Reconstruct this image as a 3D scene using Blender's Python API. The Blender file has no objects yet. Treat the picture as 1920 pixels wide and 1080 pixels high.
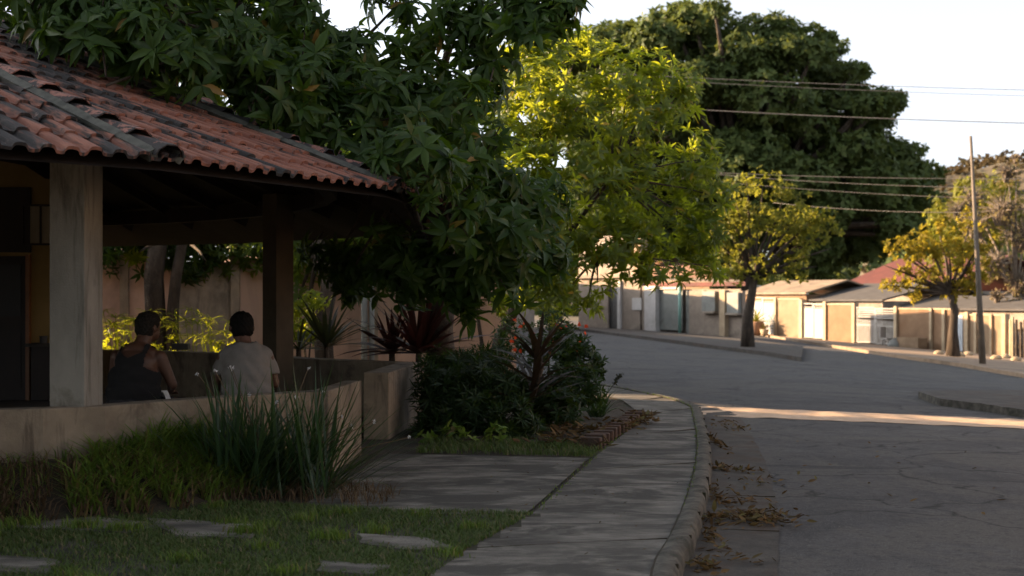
import bpy, bmesh, math, random
import numpy as np
from mathutils import Vector, Matrix
R = math.radians
rnd = random.Random(7)
rng = np.random.default_rng(7)
S = bpy.context.scene
COL = S.collection

# ------------------------------------------------------------------ camera, world, sun
F = 2667.0; H = 1.5; CX = 960.0; CY = 560.0        # focal length in photo pixels, eye height, horizon row
cam = bpy.data.cameras.new('camera'); co = bpy.data.objects.new('camera', cam); COL.objects.link(co)
cam.sensor_width = 36; cam.lens = 36*F/1920; cam.clip_end = 6000; cam.clip_start = .05
cam.shift_y = (CY-540)/1920
co.location = (0, 0, H); co.rotation_euler = (R(90), 0, 0)
cam.dof.use_dof = True; cam.dof.focus_distance = 11.9; cam.dof.aperture_fstop = 2.7
S.camera = co

SUN_EL = 15.0; SUN_DIR = Vector((-.97, .24, 0)).normalized()      # horizontal direction towards the sun
w = bpy.data.worlds.new('World'); S.world = w; w.use_nodes = True
nt = w.node_tree; bg = nt.nodes['Background']
sky = nt.nodes.new('ShaderNodeTexSky'); sky.sky_type = 'NISHITA'; sky.sun_disc = False
sky.sun_elevation = R(SUN_EL); sky.sun_rotation = math.atan2(SUN_DIR.x, SUN_DIR.y)
sky.air_density = .55; sky.dust_density = 2.2; sky.ozone_density = 1.6
hsv = nt.nodes.new('ShaderNodeHueSaturation'); hsv.inputs['Saturation'].default_value = .30
nt.links.new(sky.outputs[0], hsv.inputs['Color']); nt.links.new(hsv.outputs[0], bg.inputs[0]); bg.inputs[1].default_value = .10
sl = bpy.data.lights.new('sun', 'SUN'); sl.energy = 5; sl.angle = R(.5); sl.color = (1, .67, .39)
so = bpy.data.objects.new('sun', sl); COL.objects.link(so)
sd = Vector((SUN_DIR.x*math.cos(R(SUN_EL)), SUN_DIR.y*math.cos(R(SUN_EL)), math.sin(R(SUN_EL))))
so.rotation_euler = sd.to_track_quat('Z', 'Y').to_euler()
S.view_settings.view_transform = 'Standard'; S.view_settings.look = 'None'
S.view_settings.exposure = 2.08; S.view_settings.gamma = 1
S.cycles.max_bounces = 6; S.cycles.transparent_max_bounces = 4
S.cycles.diffuse_bounces = 3; S.cycles.glossy_bounces = 2; S.cycles.transmission_bounces = 3
S.cycles.use_denoising = True

# ------------------------------------------------------------------ helpers
def W(px, py, d): return Vector(((px-CX)/F*d, d, H+(CY-py)/F*d))
def G(x, y):                                        # pavement level: level on the left, falling gently to the right
    sp = lambda t: math.log1p(math.exp(-abs(t)*1.5))/1.5+max(t, 0)
    return -.03*sp(x-1.5)-.04*sp(x-8)
def gp(px, py, off=0.0):                            # where the sight line of a pixel meets the ground
    z = off
    for _ in range(30):
        d = (H-z)*F/(py-CY); x = (px-CX)/F*d; z = z*.5+.5*(G(x, d)+off)
    return Vector((x, d, z))
def tag(o, label=None, cat=None, group=None, kind=None):
    if label: o['label'] = label
    if cat: o['category'] = cat
    if group: o['group'] = group
    if kind: o['kind'] = kind
    return o
def empty(name, loc, label, cat, group=None, rz=0):
    o = bpy.data.objects.new(name, None); COL.objects.link(o); o.location = loc; o.rotation_euler = (0, 0, rz)
    o.empty_display_size = .2
    return tag(o, label, cat, group)
def rootloc(p):
    v = Vector((0, 0, 0))
    while p is not None: v += p.location; p = p.parent
    return v
class MB:
    def __init__(s): s.v = []; s.f = []; s.uv = None
    def add(s, vs, fs):
        n = len(s.v); s.v += [tuple(v) for v in vs]; s.f += [tuple(i+n for i in f) for f in fs]; return s
    def box(s, c, size, rz=0, M=None):
        a, b, h = [q/2 for q in size]
        pts = [Vector((x, y, z)) for z in (-h, h) for x, y in ((-a, -b), (a, -b), (a, b), (-a, b))]
        Mx = M if M is not None else Matrix.Rotation(rz, 3, 'Z')
        c = Vector(c)
        return s.add([c+Mx@p for p in pts], [(0, 3, 2, 1), (4, 5, 6, 7), (0, 1, 5, 4), (1, 2, 6, 5), (2, 3, 7, 6), (3, 0, 4, 7)])
    def tube(s, pts, rad, n=8, cap=True):
        pts = [Vector(p) for p in pts]
        if not hasattr(rad, '__len__'): rad = [rad]*len(pts)
        rings = []; prev = None
        for i, p in enumerate(pts):
            t = (pts[min(i+1, len(pts)-1)]-pts[max(i-1, 0)]).normalized()
            a = prev if prev is not None else (Vector((0, 0, 1)) if abs(t.z) < .9 else Vector((1, 0, 0)))
            u = (a-t*a.dot(t)).normalized(); vv = t.cross(u); prev = u
            rings.append([p+(u*math.cos(2*math.pi*k/n)+vv*math.sin(2*math.pi*k/n))*rad[i] for k in range(n)])
        vs = [q for r in rings for q in r]; fs = []
        for i in range(len(pts)-1):
            for k in range(n):
                k2 = (k+1) % n; fs.append((i*n+k, i*n+k2, (i+1)*n+k2, (i+1)*n+k))
        if cap:
            fs.append(tuple(range(n-1, -1, -1))); fs.append(tuple((len(pts)-1)*n+k for k in range(n)))
        return s.add(vs, fs)
    def poly_prism(s, pts, z0f, z1f):               # pts 2D; heights given as functions or numbers
        n = len(pts); f0 = z0f if callable(z0f) else (lambda x, y: z0f); f1 = z1f if callable(z1f) else (lambda x, y: z1f)
        vs = [(x, y, f0(x, y)) for x, y in pts]+[(x, y, f1(x, y)) for x, y in pts]
        fs = [tuple(range(n-1, -1, -1)), tuple(range(n, 2*n))]+[(i, (i+1) % n, n+(i+1) % n, n+i) for i in range(n)]
        return s.add(vs, fs)
    def build(s, name, m, parent=None, smooth=False, bevel=0):
        me = bpy.data.meshes.new(name)
        off = rootloc(parent)
        me.from_pydata([(x-off.x, y-off.y, z-off.z) for x, y, z in s.v], [], s.f)
        o = bpy.data.objects.new(name, me); COL.objects.link(o)
        if m: me.materials.append(m)
        if smooth: me.polygons.foreach_set('use_smooth', [True]*len(me.polygons))
        if parent: o.parent = parent
        if bevel:
            b = o.modifiers.new('b', 'BEVEL'); b.width = bevel; b.segments = 2; b.limit_method = 'ANGLE'
        return o
def npmesh(name, V, Fs, m, parent=None, smooth=False):
    """V (N,3); Fs list of index arrays (M,k)."""
    me = bpy.data.meshes.new(name); off = rootloc(parent)
    V = np.asarray(V, dtype=np.float32)-np.array(off, dtype=np.float32)
    me.vertices.add(len(V)); me.vertices.foreach_set('co', V.ravel())
    loops = np.concatenate([f.ravel() for f in Fs]).astype(np.int32)
    tot = np.concatenate([np.full(len(f), f.shape[1], np.int32) for f in Fs])
    st = np.concatenate([[0], np.cumsum(tot)[:-1]]).astype(np.int32)
    me.loops.add(len(loops)); me.loops.foreach_set('vertex_index', loops)
    me.polygons.add(len(tot)); me.polygons.foreach_set('loop_start', st); me.polygons.foreach_set('loop_total', tot)
    if smooth: me.polygons.foreach_set('use_smooth', np.ones(len(tot), bool))
    me.update(calc_edges=True); me.validate()
    if m: me.materials.append(m)
    o = bpy.data.objects.new(name, me); COL.objects.link(o)
    if parent: o.parent = parent
    return o
def instances(T, FT, mats, pos):
    """template verts T (k,3), faces FT list of (m,q) ; mats (n,3,3), pos (n,3) -> V, Fs"""
    n = len(pos); k = len(T)
    V = np.einsum('nij,kj->nki', mats, T)+pos[:, None, :]
    Fs = [(f[None]+(np.arange(n)*k)[:, None, None]).reshape(-1, f.shape[1]) for f in FT]
    return V.reshape(-1, 3), Fs
def frames(fwd, up):
    """rows -> matrix with columns (side, fwd, normal)"""
    fwd = fwd/np.linalg.norm(fwd, axis=1, keepdims=True)
    s = np.cross(fwd, up); l = np.linalg.norm(s, axis=1, keepdims=True); l[l < 1e-5] = 1; s = s/l
    nn = np.cross(s, fwd)
    return np.stack([s, fwd, nn], axis=2)
def unit(n):
    v = rng.normal(size=(n, 3)); return v/np.linalg.norm(v, axis=1, keepdims=True)

# ------------------------------------------------------------------ materials
MATS = {}
def nodes(name):
    m = bpy.data.materials.new(name); m.use_nodes = True; MATS[name] = m
    t = m.node_tree; return m, t, t.nodes['Principled BSDF']
def ramp(t, fac, stops):
    r = t.nodes.new('ShaderNodeValToRGB'); e = r.color_ramp.elements
    while len(e) < len(stops): e.new(.5)
    for i, (p, c) in enumerate(stops):
        e[i].position = p; e[i].color = (*c, 1) if len(c) == 3 else c
    t.links.new(fac, r.inputs[0]); return r.outputs[0]
def noise(t, scale, detail=4, rough=.55, coord='Object', vec=None, stretch=None, dist=0):
    n = t.nodes.new('ShaderNodeTexNoise'); n.inputs['Scale'].default_value = scale
    n.inputs['Detail'].default_value = detail; n.inputs['Roughness'].default_value = rough
    n.inputs['Distortion'].default_value = dist
    if vec is None:
        tc = t.nodes.new('ShaderNodeTexCoord'); vec = tc.outputs[coord]
    if stretch:
        mp = t.nodes.new('ShaderNodeMapping'); mp.inputs['Scale'].default_value = stretch
        t.links.new(vec, mp.inputs[0]); vec = mp.outputs[0]
    t.links.new(vec, n.inputs[0]); return n.outputs['Fac']
def mix(t, fac, a, b, mode='MIX'):
    m = t.nodes.new('ShaderNodeMix'); m.data_type = 'RGBA'; m.blend_type = mode
    for sock, v in ((m.inputs[0], fac), (m.inputs[6], a), (m.inputs[7], b)):
        if isinstance(v, (int, float)): sock.default_value = v
        elif isinstance(v, tuple): sock.default_value = (*v, 1)
        else: t.links.new(v, sock)
    return m.outputs[2]
def bump(t, p, h, strength=.4, dist=.01):
    b = t.nodes.new('ShaderNodeBump'); b.inputs['Strength'].default_value = strength; b.inputs['Distance'].default_value = dist
    t.links.new(h, b.inputs['Height']); t.links.new(b.outputs[0], p.inputs['Normal'])
def surf(name, c1, c2, scale=3, c3=None, scale3=.6, rough=.85, bs=60, bstr=.3, bd=.004, stretch=None, speck=None, lo=.35, hi=.65, lo3=.5, hi3=.68, drip=None):
    m, t, p = nodes(name)
    c = ramp(t, noise(t, scale, 6, .65, stretch=stretch), [(lo, c1), (hi, c2)])
    if c3: c = mix(t, ramp(t, noise(t, scale3, 5, .7, stretch=stretch, dist=.6), [(lo3, (0, 0, 0)), (hi3, (1, 1, 1))]), c, c3)
    if drip:
        c = mix(t, ramp(t, noise(t, 5, 5, .7, stretch=(1.6, 1.6, .16), dist=.3), [(.54, (0, 0, 0)), (.68, (1, 1, 1))]), c, drip)
    if speck:
        c = mix(t, ramp(t, noise(t, speck[0], 2, .6), [(.56, (0, 0, 0)), (.68, (1, 1, 1))]), c, speck[1])
    t.links.new(c, p.inputs['Base Color']); p.inputs['Roughness'].default_value = rough
    bump(t, p, noise(t, bs, 4, .6), bstr, bd)
    return m
def leafmat(name, cols, trans, tw=.4, rough=.45, spec=.4, dry=None):
    m, t, p = nodes(name)
    g = t.nodes.new('ShaderNodeNewGeometry')
    n = len(cols); stops = [(i/(n-1), c) for i, c in enumerate(cols)]
    c = ramp(t, g.outputs['Random Per Island'], stops)
    p.inputs['Roughness'].default_value = rough; p.inputs['Specular IOR Level'].default_value = spec
    if dry:
        m2 = t.nodes.new('ShaderNodeMath'); m2.operation = 'MULTIPLY'; m2.inputs[1].default_value = 17.31; t.links.new(g.outputs['Random Per Island'], m2.inputs[0])
        fr = t.nodes.new('ShaderNodeMath'); fr.operation = 'FRACT'; t.links.new(m2.outputs[0], fr.inputs[0])
        c = mix(t, ramp(t, fr.outputs[0], [(1-dry[0]-.01, (0, 0, 0)), (1-dry[0], (1, 1, 1))]), c, dry[1])
    t.links.new(c, p.inputs['Base Color'])
    tr = t.nodes.new('ShaderNodeBsdfTranslucent'); tr.inputs[0].default_value = (*trans, 1)
    mx = t.nodes.new('ShaderNodeMixShader'); mx.inputs[0].default_value = tw
    out = t.nodes['Material Output']
    t.links.new(p.outputs[0], mx.inputs[1]); t.links.new(tr.outputs[0], mx.inputs[2]); t.links.new(mx.outputs[0], out.inputs[0])
    return m
asphalt, t, p = nodes('asphalt')
c = ramp(t, noise(t, 1.3, 8, .72), [(.34, (.021, .021, .023)), (.5, (.048, .047, .048)), (.66, (.088, .085, .083))])
c = mix(t, ramp(t, noise(t, .32, 6, .75, dist=1.2), [(.47, (0, 0, 0)), (.53, (1, 1, 1))]), c, (.07, .065, .058), 'MIX')
c = mix(t, ramp(t, noise(t, .9, 5, .7, stretch=(.5, 2.2, 1), dist=.8), [(.57, (0, 0, 0)), (.66, (1, 1, 1))]), c, (.017, .0165, .0175))
c = mix(t, ramp(t, noise(t, 95, 3, .7), [(.54, (0, 0, 0)), (.64, (1, 1, 1))]), c, (.15, .145, .14))
c = mix(t, ramp(t, noise(t, 14, 6, .8, dist=.4), [(.52, (0, 0, 0)), (.62, (1, 1, 1))]), c, (.030, .029, .030))
c = mix(t, ramp(t, noise(t, 60, 3, .7), [(.60, (0, 0, 0)), (.68, (1, 1, 1))]), c, (.010, .010, .010))
vo = t.nodes.new('ShaderNodeTexVoronoi'); vo.feature = 'DISTANCE_TO_EDGE'; vo.inputs['Scale'].default_value = .42
tc = t.nodes.new('ShaderNodeTexCoord'); nz = t.nodes.new('ShaderNodeTexNoise'); nz.inputs['Scale'].default_value = 1.6; nz.inputs['Detail'].default_value = 6
vm = t.nodes.new('ShaderNodeVectorMath'); vm.operation = 'MULTIPLY_ADD'; vm.inputs[1].default_value = (1.1, 1.1, 0)
t.links.new(tc.outputs['Object'], nz.inputs[0]); t.links.new(nz.outputs['Color'], vm.inputs[0]); t.links.new(tc.outputs['Object'], vm.inputs[2]); t.links.new(vm.outputs[0], vo.inputs['Vector'])
crk = ramp(t, vo.outputs['Distance'], [(.0, (1, 1, 1)), (.012, (0, 0, 0))])
c = mix(t, crk, c, (.008, .0075, .007))
t.links.new(c, p.inputs['Base Color']); p.inputs['Roughness'].default_value = .88
bump(t, p, noise(t, 120, 4, .7), .8, .008)
concrete = surf('concrete', (.085, .079, .068), (.235, .217, .185), 2.4, (.055, .051, .043), 1.3, .9, 120, .8, .008, stretch=(.8, 1.5, 1), lo=.38, hi=.62, lo3=.46, hi3=.58, speck=(160, (.05, .045, .04)))
kerbmat = surf('kerb_concrete', (.04, .037, .03), (.145, .132, .108), 6, (.022, .025, .014), 2.2, .95, 70, .9, .012)
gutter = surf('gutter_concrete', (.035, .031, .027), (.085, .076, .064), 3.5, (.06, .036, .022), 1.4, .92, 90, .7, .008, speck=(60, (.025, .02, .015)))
palecon_sunlit = surf('sunlit_pale_concrete', (.48, .34, .23), (.66, .49, .35), 5, None, 1, .9, 50, .9, .02)  # pale concrete with the sun's brightness and warmth put into the colour
soil = surf('soil', (.025, .018, .012), (.06, .045, .028), 6, (.03, .04, .015), 2, 1, 40, .9, .02)
lawnsoil = surf('lawn_ground', (.02, .024, .012), (.045, .042, .026), 9, (.085, .078, .064), 2.2, 1, 60, .9, .02)
farground = surf('far_ground', (.06, .05, .03), (.1, .08, .05), .2, (.05, .06, .025), .05, 1)
parapetm = surf('parapet_plaster', (.155, .12, .084), (.25, .20, .142), 2.2, (.07, .053, .038), 1.6, .9, 55, .5, .008, lo3=.5, hi3=.64, drip=(.10, .076, .053))
postm = surf('post_concrete', (.15, .14, .118), (.22, .205, .175), 3, (.085, .072, .052), 1.8, .9, 70, .5, .006, stretch=(1, 1, .5), drip=(.09, .082, .068))
darkpost = surf('brown_painted_post', (.06, .044, .026), (.085, .063, .038), 3)
pinkwall = surf('pink_plaster', (.54, .35, .265), (.62, .42, .32), 1.4, (.38, .26, .2), .8, .9, 30, .3, .01, stretch=(1, 1, .4))
greywall = surf('stained_plaster', (.25, .2, .15), (.48, .38, .28), 2.2, (.17, .14, .105), 2, .95, 30, .5, .012, stretch=(1, 1, .5))
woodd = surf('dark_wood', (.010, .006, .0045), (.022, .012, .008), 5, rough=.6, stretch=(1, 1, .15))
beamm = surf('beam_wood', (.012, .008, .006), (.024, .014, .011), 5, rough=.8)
orangew = surf('orange_wood', (.18, .07, .025), (.24, .1, .035), 6, rough=.5)
yellowp = surf('yellow_wall', (.26, .175, .055), (.31, .21, .075), 2)
floorm = surf('floor_cement', (.04, .034, .028), (.07, .058, .048), 3)
brickm = surf('old_brick', (.055, .032, .023), (.11, .062, .042), 9, (.05, .04, .03), 4, .95, 50, .8, .01)
bark = surf('bark', (.025, .018, .012), (.075, .055, .038), 9, (.10, .08, .06), 3, .95, 30, 1, .03, stretch=(1, 1, .3))
twigm = surf('grey_twigs', (.12, .095, .07), (.2, .16, .12), 5)
metal_w = surf('white_painted_metal', (.22, .207, .186), (.28, .265, .24), 2, rough=.5)
metal_d = surf('dark_metal', (.02, .02, .02), (.045, .045, .045), 4, rough=.6)
greymet = surf('grey_sheet_metal', (.15, .16, .15), (.2, .21, .19), 2.5, (.11, .11, .095), 1.2, .6)
teal = surf('teal_paint', (.16, .32, .27), (.22, .4, .34), 3, rough=.6)
whitew = surf('whitewash', (.42, .4, .38), (.52, .5, .48), 3, (.38, .36, .33), 1.5)
taupe = surf('taupe_plaster', (.21, .17, .135), (.3, .25, .2), 1.6, (.14, .115, .095), .9, .95)
tanwall = surf('tan_plaster', (.165, .098, .054), (.225, .14, .08), 1.2, (.17, .095, .048), .5, .95, 14, .4, .03)
tanwhite = surf('cream_plaster', (.20, .138, .083), (.26, .185, .117), 1.2, (.155, .105, .064), .6, .95)
tanpost = surf('tan_concrete_post', (.3, .23, .15), (.4, .31, .2), 3)
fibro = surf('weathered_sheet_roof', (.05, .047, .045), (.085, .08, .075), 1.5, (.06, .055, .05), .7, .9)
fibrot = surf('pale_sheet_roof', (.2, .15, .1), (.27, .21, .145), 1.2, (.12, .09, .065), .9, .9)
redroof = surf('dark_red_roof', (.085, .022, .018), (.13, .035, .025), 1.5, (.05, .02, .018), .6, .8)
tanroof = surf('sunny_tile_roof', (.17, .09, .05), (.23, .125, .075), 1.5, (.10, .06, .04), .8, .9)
terracotta = surf('terracotta_pot', (.26, .14, .08), (.34, .19, .11), 6)
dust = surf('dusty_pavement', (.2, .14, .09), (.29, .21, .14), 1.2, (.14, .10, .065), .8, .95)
glass_d = surf('dark_glass', (.008, .008, .009), (.014, .014, .015), 1, rough=.5)
curtain = surf('pale_curtain', (.25, .21, .15), (.4, .34, .24), 9, rough=.9, stretch=(1, 1, .1))
skin = surf('skin', (.075, .034, .02), (.10, .046, .027), 8, rough=.55, bs=200, bstr=.1, bd=.001)
hairg = surf('grey_hair', (.010, .009, .008), (.03, .026, .022), 60, rough=.8, bs=220, bstr=.8, bd=.004)
hairb = surf('black_hair', (.003, .003, .003), (.008, .007, .006), 60, rough=.7, bs=220, bstr=.8, bd=.004)
blackc = surf('black_cloth', (.004, .004, .0045), (.007, .007, .008), 12, rough=.95)
greyc = surf('light_grey_cloth', (.135, .124, .112), (.165, .152, .138), 6, rough=.95, bs=9, bstr=.5, bd=.02)
shortm = surf('dark_shorts', (.015, .014, .018), (.025, .024, .03), 8, rough=.9)
whitecl = surf('white_towel', (.6, .58, .55), (.7, .68, .65), 12, rough=.95)
cablem = surf('cable', (.16, .145, .13), (.2, .18, .16), 3)
galv = surf('pole_concrete', (.11, .09, .068), (.16, .13, .10), 2.5, rough=.8)

# roof tile material: streaks of black lichen following the slope (uv: u along eave, v up the slope, metres)
tilem, t, p = nodes('roof_tiles')
uvn = t.nodes.new('ShaderNodeUVMap'); uvn.uv_map = 'UVMap'
g = t.nodes.new('ShaderNodeNewGeometry')
base = ramp(t, noise(t, 3.1, 3, .6, vec=uvn.outputs[0], stretch=(5, .8, 1)), [(.3, (.15, .054, .036)), (.55, (.25, .098, .062)), (.75, (.2, .105, .08))])
str_ = ramp(t, noise(t, 1.0, 6, .72, vec=uvn.outputs[0], stretch=(2.2, .3, 1), dist=.5), [(.485, (0, 0, 0)), (.535, (1, 1, 1))])
c = mix(t, str_, base, (.018, .016, .016))
fine = ramp(t, noise(t, 6, 5, .75, vec=uvn.outputs[0], stretch=(2.5, .9, 1), dist=.8), [(.55, (0, 0, 0)), (.63, (1, 1, 1))])
c = mix(t, fine, c, (.055, .04, .037))
pale = ramp(t, noise(t, 2.2, 6, .8, vec=uvn.outputs[0], stretch=(3, 1.1, 3)), [(.61, (0, 0, 0)), (.68, (1, 1, 1))])
c = mix(t, pale, c, (.23, .17, .15))
t.links.new(c, p.inputs['Base Color']); p.inputs['Roughness'].default_value = .85
bump(t, p, noise(t, 60, 4, .6), .5, .004)
capm = surf('ridge_cap_tile', (.22, .095, .07), (.28, .13, .1), 8, (.025, .022, .022), 5, .9, 40, .5, .006, lo3=.45, hi3=.5)
mortar = surf('mortar', (.05, .052, .045), (.1, .1, .085), 12, rough=1)

mango_leaf = leafmat('mango_leaf', [(.017, .040, .006), (.027, .058, .009), (.021, .047, .008), (.043, .08, .011)], (.16, .28, .015), .22, .48, .22, dry=(.003, (.2, .12, .03)))
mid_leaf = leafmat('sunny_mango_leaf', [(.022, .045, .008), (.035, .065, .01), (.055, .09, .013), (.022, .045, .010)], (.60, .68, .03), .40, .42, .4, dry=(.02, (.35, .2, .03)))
back_leaf = leafmat('back_tree_leaf', [(.02, .045, .012), (.035, .07, .016), (.06, .11, .018)], (.42, .52, .03), .45, .5, .3)
giant_leaf = leafmat('giant_tree_leaf', [(.045, .07, .02), (.065, .095, .025), (.075, .10, .028), (.045, .07, .022)], (.18, .22, .04), .22, .6, .2)
yel_leaf = leafmat('yellow_green_leaf', [(.07, .085, .014), (.11, .12, .018), (.15, .14, .02), (.055, .075, .014)], (.36, .36, .04), .4, .6, .2)
gold_leaf = leafmat('golden_leaf', [(.09, .10, .012), (.15, .135, .015), (.22, .15, .015), (.07, .09, .012)], (.45, .36, .03), .4, .6, .2)
dry_leaf = leafmat('dry_twig_leaf', [(.14, .11, .05), (.2, .15, .08), (.16, .14, .05)], (.3, .24, .08), .3, .8, .1)
sedge_m = leafmat('sedge_leaf', [(.06, .10, .012), (.11, .16, .015), (.06, .10, .012)], (.5, .55, .03), .42, .5, .3)
red_m = leafmat('red_strap_leaf', [(.028, .010, .008), (.05, .014, .011), (.022, .014, .009)], (.12, .03, .02), .25, .45, .4)
strap_m = leafmat('dark_strap_leaf', [(.018, .022, .012), (.03, .036, .018), (.04, .025, .015)], (.08, .09, .02), .2, .45, .4)
brown_m = leafmat('brown_strap_leaf', [(.022, .016, .010), (.04, .024, .015), (.028, .026, .013)], (.09, .05, .02), .2, .5, .35)
shrub_m = leafmat('shrub_leaf', [(.010, .025, .007), (.020, .040, .011), (.014, .032, .010)], (.12, .2, .02), .2, .5, .22)
iris_m = leafmat('iris_leaf', [(.018, .04, .018), (.03, .06, .026), (.04, .07, .025), (.022, .05, .025)], (.1, .18, .03), .25, .4, .4)
grass_m = leafmat('grass_blade', [(.05, .08, .025), (.075, .11, .035), (.10, .13, .05), (.04, .07, .025)], (.14, .24, .03), .25, .6, .2, dry=(.1, (.2, .15, .09)))
weed_m = leafmat('weed_blade', [(.055, .11, .018), (.11, .18, .028), (.15, .2, .035), (.035, .07, .018)], (.2, .32, .03), .3, .55, .25, dry=(.08, (.2, .14, .07)))
straw_m = leafmat('dry_stalk', [(.10, .065, .04), (.17, .12, .07), (.07, .045, .03)], (.15, .1, .05), .2, .8, .1)
litter_m = leafmat('fallen_leaf', [(.09, .05, .022), (.16, .10, .04), (.06, .035, .018), (.13, .11, .035)], (.15, .09, .03), .15, .7, .2)
red_fl = leafmat('red_flower', [(.55, .05, .02), (.7, .12, .03), (.6, .04, .03)], (.8, .12, .03), .5, .5, .2)
white_fl = leafmat('white_flower', [(.7, .7, .72), (.8, .8, .8)], (.7, .7, .7), .4, .5, .2)

# leaf templates: y forward, x side, z normal
def leaf_t(L, wd, fold=.25, droop=.25):
    ts = [0, .3, .62, 1]; ws = [.12, 1, .82, 0]
    v = []; 
    for tt in ts: v.append((0, L*tt, -droop*L*tt*tt))
    for s in (-1, 1):
        for tt, q in ((.3, 1), (.62, .82)): v.append((s*wd/2*q, L*tt+.02*L, -droop*L*tt*tt+fold*wd/2))
    tri = np.array([(0, 1, 4), (2, 3, 5), (0, 6, 1), (2, 7, 3)]); quad = np.array([(1, 2, 5, 4), (1, 6, 7, 2)])
    return np.array(v, float), [tri, quad]
def rhomb_t(L, wd, droop=.15):
    return np.array([(0, 0, 0), (wd/2, L*.45, 0.02*L), (0, L, -droop*L), (-wd/2, L*.45, .02*L)], float), [np.array([(0, 1, 2, 3)])]
def merge(parts):
    V = []; Fd = {}; n = 0
    for v, fs in parts:
        V.append(v)
        for f in fs: Fd.setdefault(f.shape[1], []).append(f+n)
        n += len(v)
    return np.concatenate(V), [np.concatenate(a) for a in Fd.values()]
def whorls(P, axis, nl, T, FT, spread=(.15, 1.0), size=(.8, 1.2)):
    """leaf rosettes at P with axis; returns V,Fs"""
    n = len(P); axis = axis/np.linalg.norm(axis, axis=1, keepdims=True)
    a = np.where(np.abs(axis[:, 2:3]) < .9, np.array([[0, 0, 1.]]), np.array([[1., 0, 0]]))
    u = np.cross(axis, a); u /= np.linalg.norm(u, axis=1, keepdims=True); v = np.cross(axis, u)
    ang = (np.arange(nl)*2*np.pi/nl)[None]+rng.uniform(0, 6.28, (n, 1))+rng.normal(0, .22, (n, nl))
    el = rng.uniform(spread[0], spread[1], (n, nl))
    d = np.cos(el)[..., None]*(np.cos(ang)[..., None]*u[:, None]+np.sin(ang)[..., None]*v[:, None])+np.sin(el)[..., None]*axis[:, None]
    d[..., 2] -= .12
    d = d.reshape(-1, 3); up = np.repeat(axis, nl, 0)+rng.normal(0, .25, (n*nl, 3))
    M = frames(d, up)*np.repeat(rng.uniform(size[0], size[1], n), nl)[:, None, None]*rng.uniform(.75, 1.1, n*nl)[:, None, None]
    return instances(T, FT, M, np.repeat(P, nl, 0))
def lobe_points(lobes, dens, shell=.45, filt=None, gap=None):
    """lobes: (center, (rx,ry,rz)); dens per m2 of lobe surface"""
    Ps = []; Os = []
    for c, r in lobes:
        r = np.array(r if hasattr(r, '__len__') else (r, r, r), float)
        n = max(4, int(dens*4*math.pi*(r.prod()**(2/3))))
        o = unit(n); q = rng.uniform(shell, 1.0, n)**.6
        q *= 1+.12*np.sin(o[:, 0]*7+c[0]*3)+.1*np.sin(o[:, 2]*9+c[1])
        Ps.append(np.array(c)+o*r*q[:, None]); Os.append(o)
    P = np.concatenate(Ps); O = np.concatenate(Os)
    if filt is not None:
        k = filt(P); P = P[k]; O = O[k]
    if gap:
        f, th = gap; X = P*f
        nz_ = np.sin(X[:, 0]*1.0+1.3*np.sin(X[:, 2]*1.7+X[:, 1]))+np.sin(X[:, 2]*1.3+1.1*np.sin(X[:, 0]*2.1-X[:, 1]))+np.sin(X[:, 1]*1.1+X[:, 0]*.7-X[:, 2]*.9)
        k = nz_ > th; P = P[k]; O = O[k]
    return P, O
def limbs(mb, fork, r0, targets, rt=.02, sag=.15, n=6):
    for c in targets:
        c = Vector(c); f = Vector(fork); m = f.lerp(c, .45)+Vector((rnd.uniform(-.2, .2), rnd.uniform(-.2, .2), rnd.uniform(.05, .3)))*(c-f).length*sag
        m2 = f.lerp(c, .75)+Vector((rnd.uniform(-.1, .1), rnd.uniform(-.1, .1), rnd.uniform(0, .2)))*(c-f).length*sag*.8
        mb.tube([f, m, m2, c], [r0, r0*.65, r0*.4, rt], n)
def sheet(rows, name, m, kind='structure', parent=None, zf=None, smooth=True):
    """rows: list of equally long point rows (2D or 3D)"""
    mb = MB(); k = len(rows[0])
    for r in rows:
        for q in r: mb.v.append((q[0], q[1], zf(q[0], q[1]) if zf else q[2]))
    for i in range(len(rows)-1):
        for j in range(k-1): mb.f.append((i*k+j, i*k+j+1, (i+1)*k+j+1, (i+1)*k+j))
    o = mb.build(name, m, parent, smooth)
    if kind: tag(o, kind=kind)
    return o
def resample(pts, n):
    pts = [Vector((p[0], p[1])) for p in pts]; L = [0]
    for a, b in zip(pts, pts[1:]): L.append(L[-1]+(b-a).length)
    out = []
    for i in range(n):
        s = L[-1]*i/(n-1); j = max(q for q in range(len(L)-1) if L[q] <= s+1e-9)
        f = (s-L[j])/(L[j+1]-L[j]); out.append(pts[j].lerp(pts[j+1], min(f, 1)))
    return out
def smoothline(pts, n, it=2):
    pts = [Vector((p[0], p[1])) for p in pts]
    for _ in range(it):
        q = [pts[0]]
        for a, b in zip(pts, pts[1:]): q += [a.lerp(b, .25), a.lerp(b, .75)]
        q.append(pts[-1]); pts = q
    return resample(pts, n)
def offset_line(pts, d):
    out = []
    for i, p in enumerate(pts):
        a = pts[max(i-1, 0)]; b = pts[min(i+1, len(pts)-1)]; t = (b-a).normalized(); out.append(p+Vector((t.y, -t.x))*d)
    return out
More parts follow.
